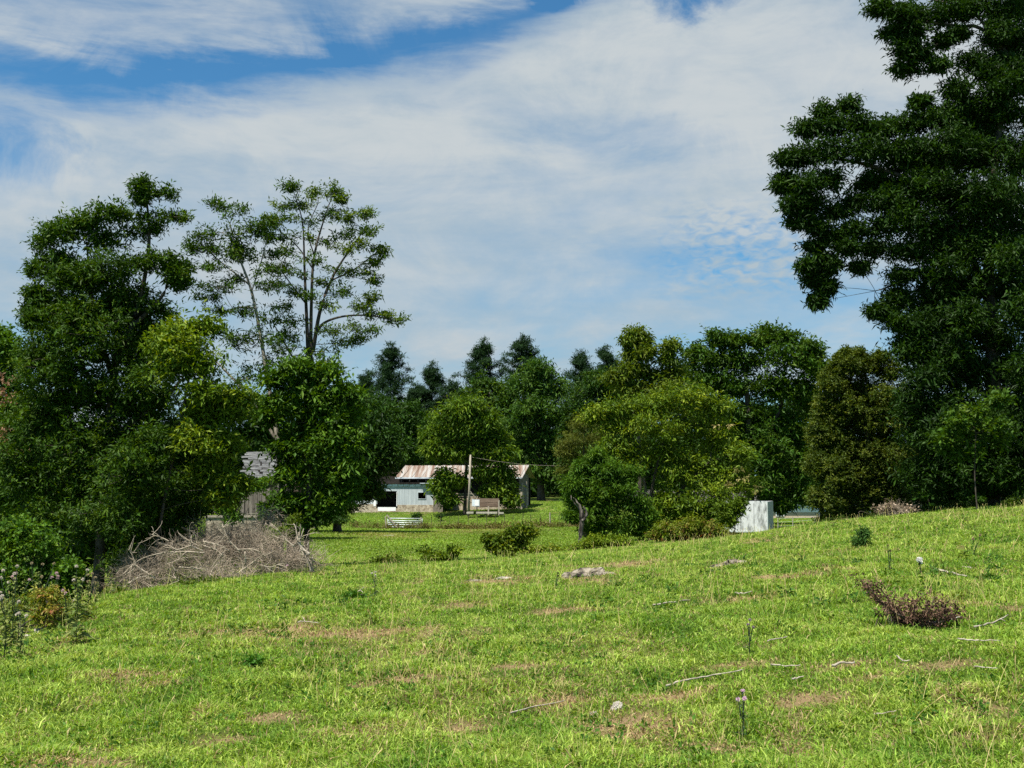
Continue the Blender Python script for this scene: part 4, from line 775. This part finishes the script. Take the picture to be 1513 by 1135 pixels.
# gate
b = GD(572, 94); gt = thing('farm_gate', 'galvanised tubular farm gate standing closed in front of the barn', 'gate', b); k = 94 / F
gw, gh = 51 * k, 12.5 * k; R = frame(b, 0); mb = MB()
for i_, f in enumerate((0, .27, .5, .72, 1)): mb.tube(R([(.05, 0, .15 + gh * f), (gw, .0, .15 + gh * f - .03)]), [.042, .042], 8)
for x_ in (.05, gw): mb.tube(R([(x_, 0, .15), (x_, 0, .15 + gh)]), [.034, .034], 8)
mb.obj('tube_frame', M['galv'], gt, True)
mb = MB(); mb.beam(R([(gw * .55, .04, .16)])[0], R([(gw * .95, .04, gh + .1)])[0], .04, .03); mb.obj('cross_brace', M['galv'], gt)
mb = MB(); mb.beam(R([(-.05, -.1, 1.15)])[0], R([(.95, -.18, -.02)])[0], .05, .1); mb.obj('leaning_board', M['bleached'], gt)
mb = MB(); mb.beam(R([(-.08, 0, -.3)])[0], R([(-.16, .0, 1.0)])[0], .1, .1); mb.obj('gate_post', M['bleached'], gt)
# fence
fn = thing('wire_fence', 'thin wire stock fence on small posts running right from the gate', 'fence', GD(640, 94))
pts = [GD(624 + i_ * 13.5, 93.6 - i_ * .3) for i_ in range(18)]; rgx = np.random.default_rng(3)
for i_, p in enumerate(pts):
    mb = MB(); big = i_ in (0, 14); hgt = rgx.uniform(.95, 1.2); ln = rgx.normal(0, .05, 2)
    mb.tube([p + [0, 0, -.3], p + [ln[0], ln[1], hgt]], [.06 if big else .022] * 2, 6); mb.obj('post', M['bleached'] if i_ in (0, 14) else M['bark'], fn)
mb = MB()
for z_ in (.2, .4, .6, .8, 1.0): mb.tube([p + [0, 0, z_] for p in pts], [.002] * len(pts), 3)
for i_ in range(len(pts) - 1):
    for t in np.linspace(0, 1, 6)[:-1]: q_ = pts[i_] * (1 - t) + pts[i_ + 1] * t; mb.tube([q_ + [0, 0, .1], q_ + [0, 0, 1.0]], [.0018, .0018], 3)
mb.obj('wire_mesh', M['dark'], fn)
f2 = thing('wire_fence', 'short stretch of thin wire fence on the grass right of the trailer', 'fence', GD(1172, 70))
pts = [GD(px, 70 + (px - 1150) * .03) for px in (1150, 1172, 1205, 1240)]
for p in pts: mb = MB(); mb.tube([p + [0, 0, -.3], p + [0, 0, .85]], [.03, .03], 6); mb.obj('post', M['bleached'], f2)
mb = MB()
for z_ in (.35, .6, .8): mb.tube([p + [0, 0, z_] for p in pts], [.006] * 4, 3)
mb.obj('wires', M['galv'], f2)
# fence-line scrub (brownish weeds along the wire)
rgx = np.random.default_rng(15); mb = MB(); cc = []
for i_ in range(150):
    px = rgx.uniform(520, 860); g = GD(px, 92.5 - (px - 624) * .026 + rgx.normal(0, .5)); cc.append(g + [0, 0, rgx.uniform(.05, .3)])
foliage(mb, np.array(cc), rgx.uniform(.2, .4, 150), 5, .3, .09, [(.06, .07, .02), (.12, .12, .03), (.2, .15, .07)], rgx, leaf_n=5)
tag(mb.obj('fence_line_scrub', M['matte_leaf']), 'strip of rank brownish growth along the wire fence', 'weeds', None, 'stuff')

# ------------------------------------------------------------------ snag, rocks, sticks
b = GD(857, 43); sn = thing('dead_snag', 'twisted two-pronged dead tree stump with a curled tip', 'stump', b)
def pt(px, py, d=0): return P(px, py, 43 + d)
mb = MB(); s = spline([b + [0, 0, -.2], pt(858, 790), pt(859, 775), pt(860, 762), pt(857, 750), pt(852, 741), pt(847, 735)], 6); mb.tube(s, np.interp(np.linspace(0, 1, len(s)), [0, .3, .5, .75, 1], [.1, .075, .1, .04, .01]), 9)
s = spline([pt(860, 770, -.1), pt(865, 765, -.1), pt(866, 756, -.1), pt(862, 748, -.1)], 5); mb.tube(s, np.interp(np.linspace(0, 1, len(s)), [0, .5, 1], [.06, .05, .02]), 8)
s = spline([pt(857, 756, .1), pt(852, 748, .1), pt(847, 742, .1), pt(843, 733, .1)], 5); mb.tube(s, np.linspace(.035, .008, len(s)), 7)
V = mb.V
for v in V: v += ((vnoise(v[:, 0] * 9, v[:, 2] * 9, 3) - .5) * .05)[:, None]
mb.obj('stump_wood', M['snag'], sn, True)

import bmesh
def rock(px, py, wpx, hpx, label, seed, mat='rock', depth=.6, tilt=0, name='rock', group='stones in the turf'):
    g = G(px, py); k = g[1] / F; bm = bmesh.new(); bmesh.ops.create_icosphere(bm, subdivisions=5, radius=1)
    V = np.array([v.co[:] for v in bm.verts]); Fc = np.array([[v.index for v in f.verts] for f in bm.faces]); bm.free()
    n_ = norm(V); d = 1 + (fbm(n_[:, 0] * 2 + n_[:, 2] * 1.7 + seed, n_[:, 1] * 2 - n_[:, 2] * 1.3, seed, 5) - .5) * .9
    ly = np.round(n_[:, 2] * 5 + fbm(n_[:, 0] * 3, n_[:, 1] * 3, seed) * 3) % 2
    V = V * (d + ly * .05)[:, None] * [wpx * k / 2, wpx * k / 2 * depth, hpx * k]
    V[:, 2] += V[:, 0] * tilt
    mb = MB(); mb.add(V + g - [0, 0, hpx * k * .25], None, Fc); o_ = mb.obj(name, M[mat], None, False, g); return tag(o_, label, 'rock', group)
rock(862, 853, 74, 17, 'largest grey outcrop rock with a dark crack, on the crest below the snag', 1, 'rock', .8, .18)
rock(890, 851, 40, 8, 'crumbly tan rock edge against the right end of the largest outcrop', 12, 'rock', .6, .1)
rock(1088, 833, 40, 8, 'flat grey rock half sunk in the turf below the white trailer', 2, 'rock', .7, -.1)
rock(1060, 838, 26, 4, 'thin sliver of grey rock left of the flat half-sunk one', 13, 'rock', .6, .1)
rock(745, 857, 30, 5, 'flat pale rock slab below the largest pokeweed bush', 3, 'white_rock', .5)
rock(700, 859, 26, 3, 'pair-mate slab left of the flat pale one, lower and tan', 4, 'rock', .5)
rock(911, 1048, 20, 11, 'larger of two pale fist-sized stones low in the middle of the slope', 5, 'white_rock', .8, .2)
rock(879, 1058, 18, 8, 'smaller of two pale fist-sized stones, left of its mate', 6, 'white_rock', .8)
rock(878, 806, 18, 6, 'tan stone beside the yellow green bush under the snag', 7, 'rock')
rock(58, 935, 20, 9, 'white stone at the foot of the red and yellow bush on the left', 8, 'white_rock')
rock(40, 941, 12, 4, 'small pale stone left of the white one under the left bush', 9, 'white_rock')
rock(1202, 1004, 12, 3, 'small flat stone on the bare patch below the dead branch', 10, 'rock')
rock(236, 889, 16, 3, 'small flat brown stone on the slope left of the brush pile', 11, 'rock')
rock(575, 792, 14, 1.6, 'tiny pale stone in the lower meadow beyond the brush pile', 14, 'white_rock')
rock(1140, 790, 10, 3, 'pale block lying beside the right corner of the trailer', 15, 'white_rock')
def stick(pts, rpx, label, mat='bleached', fork=None, name='stick'):
    g = [G(px, py) for px, py in pts]; D = g[0][1]; r = rpx * .72 * D / F; w = [q_ + [0, 0, r * 1.2 + .03] for q_ in g]
    s = spline(w, 5); rgx = np.random.default_rng(int(sum(pts[0]))); s = s + rgx.normal(0, r * .35, s.shape)
    mb = MB(); mb.tube(s, np.linspace(r, r * .55, len(s)), 7)
    if fork:
        e = G(*fork) + [0, 0, r + .04]; mb.tube(spline([s[len(s) // 2], (s[len(s) // 2] + e) / 2 + [0, 0, .02], e], 4), np.linspace(r * .7, r * .3, 9), 5)
    mb.V = [v - 0 for v in mb.V]; o_ = mb.obj(name, M[mat], None, True, g[0]); return tag(o_, label, 'stick', 'fallen sticks in the grass')
stick([(1384,847),(1405,852),(1427,859)], 2.6, 'thick straight bleached stick high on the right slope')
stick([(985,1023),(1010,1014),(1045,1008),(1098,998)], 2.3, 'longest pale stick, gently curved, right of the lower middle')
stick([(754,1063),(790,1053),(836,1044)], 1.7, 'long thin greyish stick left of the two pale stones')
stick([(1380,928),(1400,925),(1422,918)], 2.4, 'pale stick end poking out right of the brown dead branch')
stick([(1441,934),(1470,926),(1490,916)], 2.2, 'slanting pale stick near the right edge', fork=(1486,927))
stick([(1415,953),(1440,955),(1478,955)], 1.8, 'flat pale stick below the slanting one near the right edge')
stick([(1139,991),(1160,992),(1183,991)], 1.9, 'short level stick right of the longest one')
stick([(1230,994),(1245,990),(1262,988)], 3, 'thick short whitish stick on the bare patch')
stick([(1170,1012),(1180,1010),(1188,1008)], 2, 'tiny pale twig left of the bare patch')
stick([(966,901),(990,896),(1020,892)], 2, 'pale stick lying mid slope, centre right')
stick([(520,882),(530,878),(538,872)], 1.5, 'small forked stick standing out of the dark weed patch', fork=(537,882))
stick([(440,925),(450,924),(470,926)], 1.3, 'small forked pale twig left of centre on the slope', fork=(445,918))
stick([(1086,882),(1100,882),(1112,879)], 1.6, 'short pale stick at the end of the bare strip on the right slope')
stick([(1326,978),(1334,984),(1344,985)], 1.6, 'small hooked dark twig right of the bare patch', 'deadwood')
stick([(1134,954),(1150,951),(1164,948)], 1.5, 'faint thin stick right of the taller thistle', 'deadwood')
stick([(1440,994),(1460,996),(1474,996)], 1.4, 'thin grey twig at the right, lower slope', 'deadwood')
stick([(1292,1064),(1310,1063),(1325,1060)], 1.5, 'short pale stalk lying low right of centre')
stick([(1422,843),(1430,843),(1436,844)], 1.4, 'tiny pale twig right above the thick straight stick')

# brown dead branch
g0 = G(1340, 928); D = g0[1]; db = thing('dead_branch', 'fallen leafy branch with curled dark brown leaves on the right slope', 'branch', g0)
rgx = np.random.default_rng(44); mb = MB(); cc = []
for pts in [[(1345,920),(1320,905),(1298,885),(1278,860)],[(1345,922),(1325,900),(1300,870),(1285,862)],[(1330,922),(1318,900),(1310,880)],[(1350,920),(1345,900),(1340,885)],[(1345,922),(1365,905),(1372,890)],[(1350,925),(1385,915),(1400,900)],[(1348,920),(1352,895),(1358,878)],[(1360,918),(1375,900),(1380,882)],[(1335,918),(1330,900),(1336,886)],[(1300,890),(1290,875),(1270,854)],[(1350,925),(1395,920),(1430,916)],[(1400,918),(1395,900),(1392,892)],[(1380,918),(1410,908),(1415,895)],[(1340,925),(1330,910),(1325,895)]]:
    dd = rgx.uniform(-.3, .3); w = [P(px, py, D + dd * min(1, i_ * 2)) for i_, (px, py) in enumerate(pts)]
    w.insert(0, P(1348, 921, D))
    for q_ in w: q_[2] = max(q_[2], float(gz(q_[0], q_[1])) + .02)
    s = spline(w, 6); mb.tube(s, np.linspace(.009, .003, len(s)), 5)
    for q_ in s[3:]: cc.append(q_)
mb.tube([P(1328, 908, D - .3) , P(1345, 921, D), P(1400, 919, D + .3)], [.008, .012, .006], 5)
for _ in range(52):
    px = rgx.uniform(1296, 1412); top = np.interp(px, [1290, 1320, 1345, 1370, 1400, 1415], [880, 890, 885, 900, 893, 905]); py = rgx.uniform(top, 924); q_ = P(px, py, D + rgx.uniform(-.35, .35)); cc.append(q_)
    e = P(px + rgx.uniform(-10, 10), 924, D); e[2] = float(gz(e[0], e[1])); mb.tube(spline([e, (e + q_) / 2 + rgx.normal(0, .02, 3), q_], 3), [.005, .005, .004, .004, .003, .003, .002], 4)
mb.obj('stems', M['bark'], db)
cc = np.array(cc); cc[:, 2] = np.maximum(cc[:, 2], gz(cc[:, 0], cc[:, 1]) + .03)
mb = MB(); foliage(mb, cc, rgx.uniform(.03, .08, len(cc)), 2, .042, .015, [(.03, .018, .012), (.08, .045, .03), (.15, .09, .06), (.27, .18, .12)], rgx, .15, .2, .9, leaf_n=7, spread=.8); mb.obj('dead_leaves', M['dead_leaf'], db)

# thistles / tall weeds
def thistle(px, py, h_px, label, heads, seed, name='thistle', leafc=((.03, .06, .03), (.07, .11, .05)), headc=(.7, .5, .6), n=8, hr=.012, far=False, cat='thistle', rosette=True):
    rgx = np.random.default_rng(seed); g = G(px, py); k = g[1] / F; H = h_px * k; root = thing(name, label, cat, g, None)
    mb = MB(); tips = []
    for i_ in range(heads):
        o_ = np.array([rgx.normal(0, .13), rgx.normal(0, .13), 1]) * H * (1 if i_ == 0 else rgx.uniform(.78, 1.0)); st = g + [0, 0, H * (0 if i_ == 0 else rgx.uniform(.3, .7))] + (0 if i_ == 0 else o_ * [.3, .3, 0])
        s = curve(st, g + o_, 6, .03, 0, rgx)[0]; mb.tube(s, np.linspace(.0035, .002, 6) * (1 + g[1] / 20), 5, (.05, .07, .04)); tips.append(g + o_)
    mb.obj('stem', M['matte_leaf'], root)
    zz_ = rgx.uniform(.03, .85, n * 4); p = g + np.stack([0 * zz_, 0 * zz_, zz_ * H], -1); ph = rgx.uniform(0, 6.28, n * 4); ll = H * rgx.uniform(.1, .24, n * 4) * (1.35 - zz_)
    d = norm(np.stack([np.cos(ph), np.sin(ph), rgx.uniform(.1, .7, n * 4)], -1)); V = leafmesh(p, d, norm(np.array([0, 0, 1.]) + rgx.normal(0, .3, d.shape)), ll, ll * .28, .3, rgx)
    mb = MB(); cl = lerp(np.array(leafc[0]), np.array(leafc[1]), rgx.random((n * 4, 1))); mb.add(V.reshape(-1, 3), np.arange(n * 4)[:, None] * 4 + np.arange(4), None, np.repeat(cl, 4, 0)); mb.obj('leaves', M['matte_leaf'], root)
    for t in tips:
        mb = MB(); q_ = hr * (1 + g[1] / 30); dn = norm(rgx.normal(0, 1, (60, 3)) + [0, 0, .9]); V = leafmesh(np.repeat(t[None], 60, 0), dn, norm(rgx.normal(0, 1, (60, 3))), np.full(60, q_ * 1.25), np.full(60, q_ * .35), 0, rgx)
        mb.add(V.reshape(-1, 3), np.arange(60)[:, None] * 4 + np.arange(4), None, np.repeat(np.array(headc) * rgx.uniform(.7, 1.2, (60, 1)), 4, 0)); mb.obj('flower_head', M['petal'], root)
        
thistle(1097, 1092, 66, 'nearest thistle with three pale pink flower heads, low right of centre', 3, 1)
thistle(1107, 970, 52, 'dark spindly thistle standing above the nearest one', 3, 2, headc=(.4, .3, .35), hr=.01)
thistle(1437, 822, 30, 'thin dark thistle with a brown head near the right crest', 2, 3, headc=(.3, .2, .15))
thistle(1360, 848, 20, 'thistle gone to white fluff near the thick straight stick', 4, 4, headc=(.8, .78, .74), hr=.022)
thistle(1315, 845, 38, 'upright dark weed stem above the brown dead branch', 2, 5, headc=(.2, .15, .1))
thistle(822, 868, 20, 'lone dark weed stem below the row of brambles', 2, 6, headc=(.1, .1, .05))
thistle(554, 885, 38, 'thin grey thistle on the near slope left of centre', 3, 7, headc=(.6, .55, .5))
thistle(428, 850, 14, 'short thistle stem in front of the brush pile', 1, 8)
for i_, (px, py, h_, hd, lab) in enumerate([(16,960,120,5,'tall weed with white heads nearest the left edge'),(30,935,85,4,'weed leaning over the white stone at left'),(52,925,90,4,'tall pink topped weed behind the red and yellow bush'),(112,950,110,4,'tall bare seeded weed right of the red and yellow bush'),(100,945,70,3,'shorter seeded weed beside the tall bare one'),(130,905,55,4,'fuzzy brown weed nearest the locust trunk'),(5,975,95,4,'dark leafy weed cut by the left edge'),(75,930,80,4,'slender weed rising from the red and yellow bush'),(143,895,40,3,'white headed weed in front of the locust trunk'),(28,970,60,3,'dark leafy weed below the left weeds')]):
    thistle(px, py, h_, lab, hd, 50 + i_, 'tall_weed', ((.09, .14, .03), (.24, .26, .08)), [(.62, .56, .48), (.6, .44, .44), (.45, .38, .24)][i_ % 3], 24, .014, cat='weed')
b = G(68, 935)
tree('weed_clump', 'red and yellow leaved bush among the tall weeds at the left', 'weeds', b[1], [[(68,935,.8),(68,915,.7),(70,890,.4)]], [(60,880,14,14),(80,878,12,12),(65,900,16,14),(82,900,12,12),(70,920,16,8),(55,910,10,10)],
     [(.09,.14,.03),(.16,.2,.04),(.3,.26,.06),(.26,.1,.05)], 61, fill=0, L=.08, W=.035, cr=.12, dens=.6, q=5, leaf_n=6, droop=.5, base=b)
b = G(30, 950)
tree('weed_clump', 'soft green weed mass along the left edge of the slope', 'weeds', b[1] + 1.5, [[(30,950,.8),(30,920,.7),(30,900,.4)]], [(10,905,20,20),(35,890,20,16),(20,930,22,16),(100,895,16,14),(110,920,18,12),(125,905,14,16),(90,915,14,14),(130,925,12,8),(-5,940,16,20)],
     [(.06,.12,.03),(.1,.16,.04),(.17,.2,.06),(.25,.22,.1)], 62, fill=0, L=.075, W=.025, cr=.14, dens=.7, q=6, leaf_n=6, droop=.3, base=b)

# ------------------------------------------------------------------ sky, sun, camera
EL = math.radians(64); AZ = math.radians(-138)    # direction towards the sun, clockwise from +Y
sd = np.array([math.sin(AZ) * math.cos(EL), math.cos(AZ) * math.cos(EL), math.sin(EL)])
w = bpy.data.worlds.new('World'); sc.world = w; w.use_nodes = True; nt = w.node_tree
bg = nt.nodes['Background']
sky = node(nt, 'ShaderNodeTexSky', sky_type='NISHITA'); sky.sun_disc = False; sky.sun_elevation = EL; sky.sun_rotation = AZ; sky.air_density = 1.0; sky.dust_density = .4; sky.ozone_density = 2.5
tc = node(nt, 'ShaderNodeTexCoord'); sp = node(nt, 'ShaderNodeSeparateXYZ', {0: tc.outputs['Generated']})
def mt_(op, *a, clamp=False):
    n_ = nt.nodes.new('ShaderNodeMath'); n_.operation = op; n_.use_clamp = clamp
    for i_, v in enumerate(a):
        if isinstance(v, bpy.types.NodeSocket): nt.links.new(v, n_.inputs[i_])
        else: n_.inputs[i_].default_value = v
    return n_.outputs[0]
def sm(v, a, b):
    n_ = nt.nodes.new('ShaderNodeMapRange'); n_.interpolation_type = 'SMOOTHSTEP'; nt.links.new(v, n_.inputs[0])
    for i_, q_ in enumerate((a, b, 0, 1)): n_.inputs[1 + i_].default_value = q_
    return n_.outputs[0]
a = mt_('ARCTAN2', sp.outputs[0], sp.outputs[1]); e = mt_('ARCSINE', sp.outputs[2])
def noise(sx, sy, scale, detail, rough, rot=0, dist=0, off=0):
    cb = node(nt, 'ShaderNodeCombineXYZ', {0: a, 1: e}); mp = node(nt, 'ShaderNodeMapping', {'Vector': cb.outputs[0], 'Scale': (sx, sy, 1), 'Rotation': (0, 0, rot), 'Location': (off, off * .7, 0)})
    return node(nt, 'ShaderNodeTexNoise', {'Vector': mp.outputs[0], 'Scale': scale, 'Detail': detail, 'Roughness': rough, 'Distortion': dist}).outputs[0]
nA = noise(1, 3, 3.2, 9, .6, math.radians(-14), .4)          # broad streaks
nB = noise(1, 5, 7, 10, .62, math.radians(-20), .3, 3)       # fine streaks
nC = noise(1, 1.6, 9, 10, .65, 0, .6, 7)                     # mottling
nD = noise(1, 6, 4, 8, .6, math.radians(4), .5, 11)          # level streaks low in the sky
# blue rift running up to the right
ca = mt_('ADD', a, .45); cb_ = mt_('ADD', a, .21)
cve = mt_('ADD', mt_('ADD', .33, mt_('MULTIPLY', ca, .0875)), mt_('MULTIPLY', mt_('MULTIPLY', ca, cb_), .394))
dv = mt_('ADD', mt_('SUBTRACT', e, cve), mt_('ADD', mt_('MULTIPLY', mt_('SUBTRACT', nB, .5), .06), mt_('MULTIPLY', mt_('SUBTRACT', nC, .5), .05)))
up_ = sm(dv, .0, .034); dn_ = mt_('SUBTRACT', 1, sm(dv, -.038, -.003))
above = mt_('MULTIPLY', up_, mt_('ADD', .36, mt_('MULTIPLY', sm(nB, .3, .75), .5)))
lowf = sm(e, .06, .24)                                       # 1 high, 0 near horizon
below = mt_('MULTIPLY', dn_, mt_('ADD', mt_('MULTIPLY', sm(nA, .3, .62), mt_('SUBTRACT', .66, mt_('MULTIPLY', lowf, .42))), mt_('ADD', .3, mt_('MULTIPLY', lowf, .45))))
rift = mt_('MAXIMUM', above, below)
# right of the rift the cloud closes again
cl_r = sm(a, .02, .11); rc = mt_('MULTIPLY', cl_r, mt_('ADD', .35, mt_('MULTIPLY', sm(nC, .33, .55), .55)))
cov = mt_('MAXIMUM', rift, mt_('MULTIPLY', rc, sm(e, .2, .3)))
# blue pockets lower right and left edge
rp = mt_('MULTIPLY', sm(a, -.05, .2), mt_('SUBTRACT', 1, sm(e, .2, .34)))
cov = mt_('SUBTRACT', cov, mt_('MULTIPLY', rp, mt_('MULTIPLY', sm(nD, .4, .65), .3)))
cov = mt_('SUBTRACT', cov, mt_('MULTIPLY', mt_('MULTIPLY', mt_('SUBTRACT', 1, sm(a, -.45, -.36)), mt_('SUBTRACT', 1, sm(e, .26, .33))), mt_('MULTIPLY', sm(e, .2, .27), .45)))
nE = noise(1, 2.2, 75, 3, .5, math.radians(12), .5, 5)      # ripples of small cloudlets
me_ = mt_('MULTIPLY', mt_('MULTIPLY', sm(a, .1, .19), mt_('SUBTRACT', 1, sm(a, .25, .31))), mt_('MULTIPLY', sm(e, .15, .19), mt_('SUBTRACT', 1, sm(e, .22, .26))))
cov = mt_('ADD', cov, mt_('MULTIPLY', me_, mt_('MULTIPLY', mt_('SUBTRACT', nE, .5), 2.2)))
cov = mt_('ADD', cov, mt_('MULTIPLY', mt_('SUBTRACT', nC, .5), .6), clamp=True)
inview = sm(sp.outputs[1], -.1, .4)
for (a0, e0, ra, re, st_) in [(.16, .418, .045, .022, .9), (.035, .425, .03, .018, .6), (.10, .30, .1, .02, .15), (.3, .12, .12, .02, .15), (-.43, .27, .06, .03, .5), (.16, .21, .1, .02, .08)]:
    q_ = mt_('ADD', mt_('POWER', mt_('DIVIDE', mt_('SUBTRACT', a, a0), ra), 2.0), mt_('POWER', mt_('DIVIDE', mt_('SUBTRACT', e, e0), re), 2.0))
    q_ = mt_('ADD', q_, mt_('MULTIPLY', mt_('SUBTRACT', nC, .5), 5.0))
    cov = mt_('SUBTRACT', cov, mt_('MULTIPLY', mt_('SUBTRACT', 1, sm(q_, -.3, 1.6)), st_), clamp=True)
cov = mt_('MULTIPLY', cov, mt_('ADD', .25, mt_('MULTIPLY', inview, .75)))
tint = node(nt, 'ShaderNodeMix', data_type='RGBA', blend_type='MULTIPLY'); tint.inputs[0].default_value = 1; tint.inputs[7].default_value = (.42, .86, 1.04, 1); nt.links.new(sky.outputs[0], tint.inputs[6])
cc_ = node(nt, 'ShaderNodeMix', data_type='RGBA'); cc_.inputs[6].default_value = (3.3, 4.15, 4.75, 1); cc_.inputs[7].default_value = (4.75, 5.15, 5.35, 1); nt.links.new(sm(mt_('ADD', mt_('ADD', mt_('MULTIPLY', nA, .45), mt_('MULTIPLY', nC, .25)), mt_('ADD', mt_('MULTIPLY', nB, .3), mt_('SUBTRACT', mt_('MULTIPLY', sm(e, .1, .3), .09), .05))), .36, .64), cc_.inputs[0])
mxs = node(nt, 'ShaderNodeMix', data_type='RGBA'); nt.links.new(cov, mxs.inputs[0]); nt.links.new(tint.outputs[2], mxs.inputs[6]); nt.links.new(cc_.outputs[2], mxs.inputs[7])
nt.links.new(mxs.outputs[2], bg.inputs[0]); bg.inputs[1].default_value = .068

L = bpy.data.lights.new('Sun', 'SUN'); L.energy = 5.0; L.angle = math.radians(.5); L.color = (1, .95, .86)
so = bpy.data.objects.new('Sun', L); C.objects.link(so)
from mathutils import Vector
so.rotation_euler = Vector(-sd).to_track_quat('-Z', 'Y').to_euler()
cam = bpy.data.cameras.new('Camera'); cam.lens = 36 * F / 1513; cam.sensor_width = 36; cam.clip_end = 6000; cam.clip_start = .05
co = bpy.data.objects.new('Camera', cam); C.objects.link(co); co.location = (0, 0, 0); co.rotation_euler = (math.pi / 2 + TH, 0, 0); sc.camera = co
sc.view_settings.view_transform = 'Standard'; sc.view_settings.look = 'None'; sc.view_settings.exposure = 0.85; sc.view_settings.gamma = 1
sc.cycles.max_bounces = 5; sc.cycles.diffuse_bounces = 3; sc.cycles.transmission_bounces = 3; sc.cycles.transparent_max_bounces = 4; sc.cycles.use_denoising = False
for o_ in list(bpy.data.objects):
    if '_o' in o_: del o_['_o']
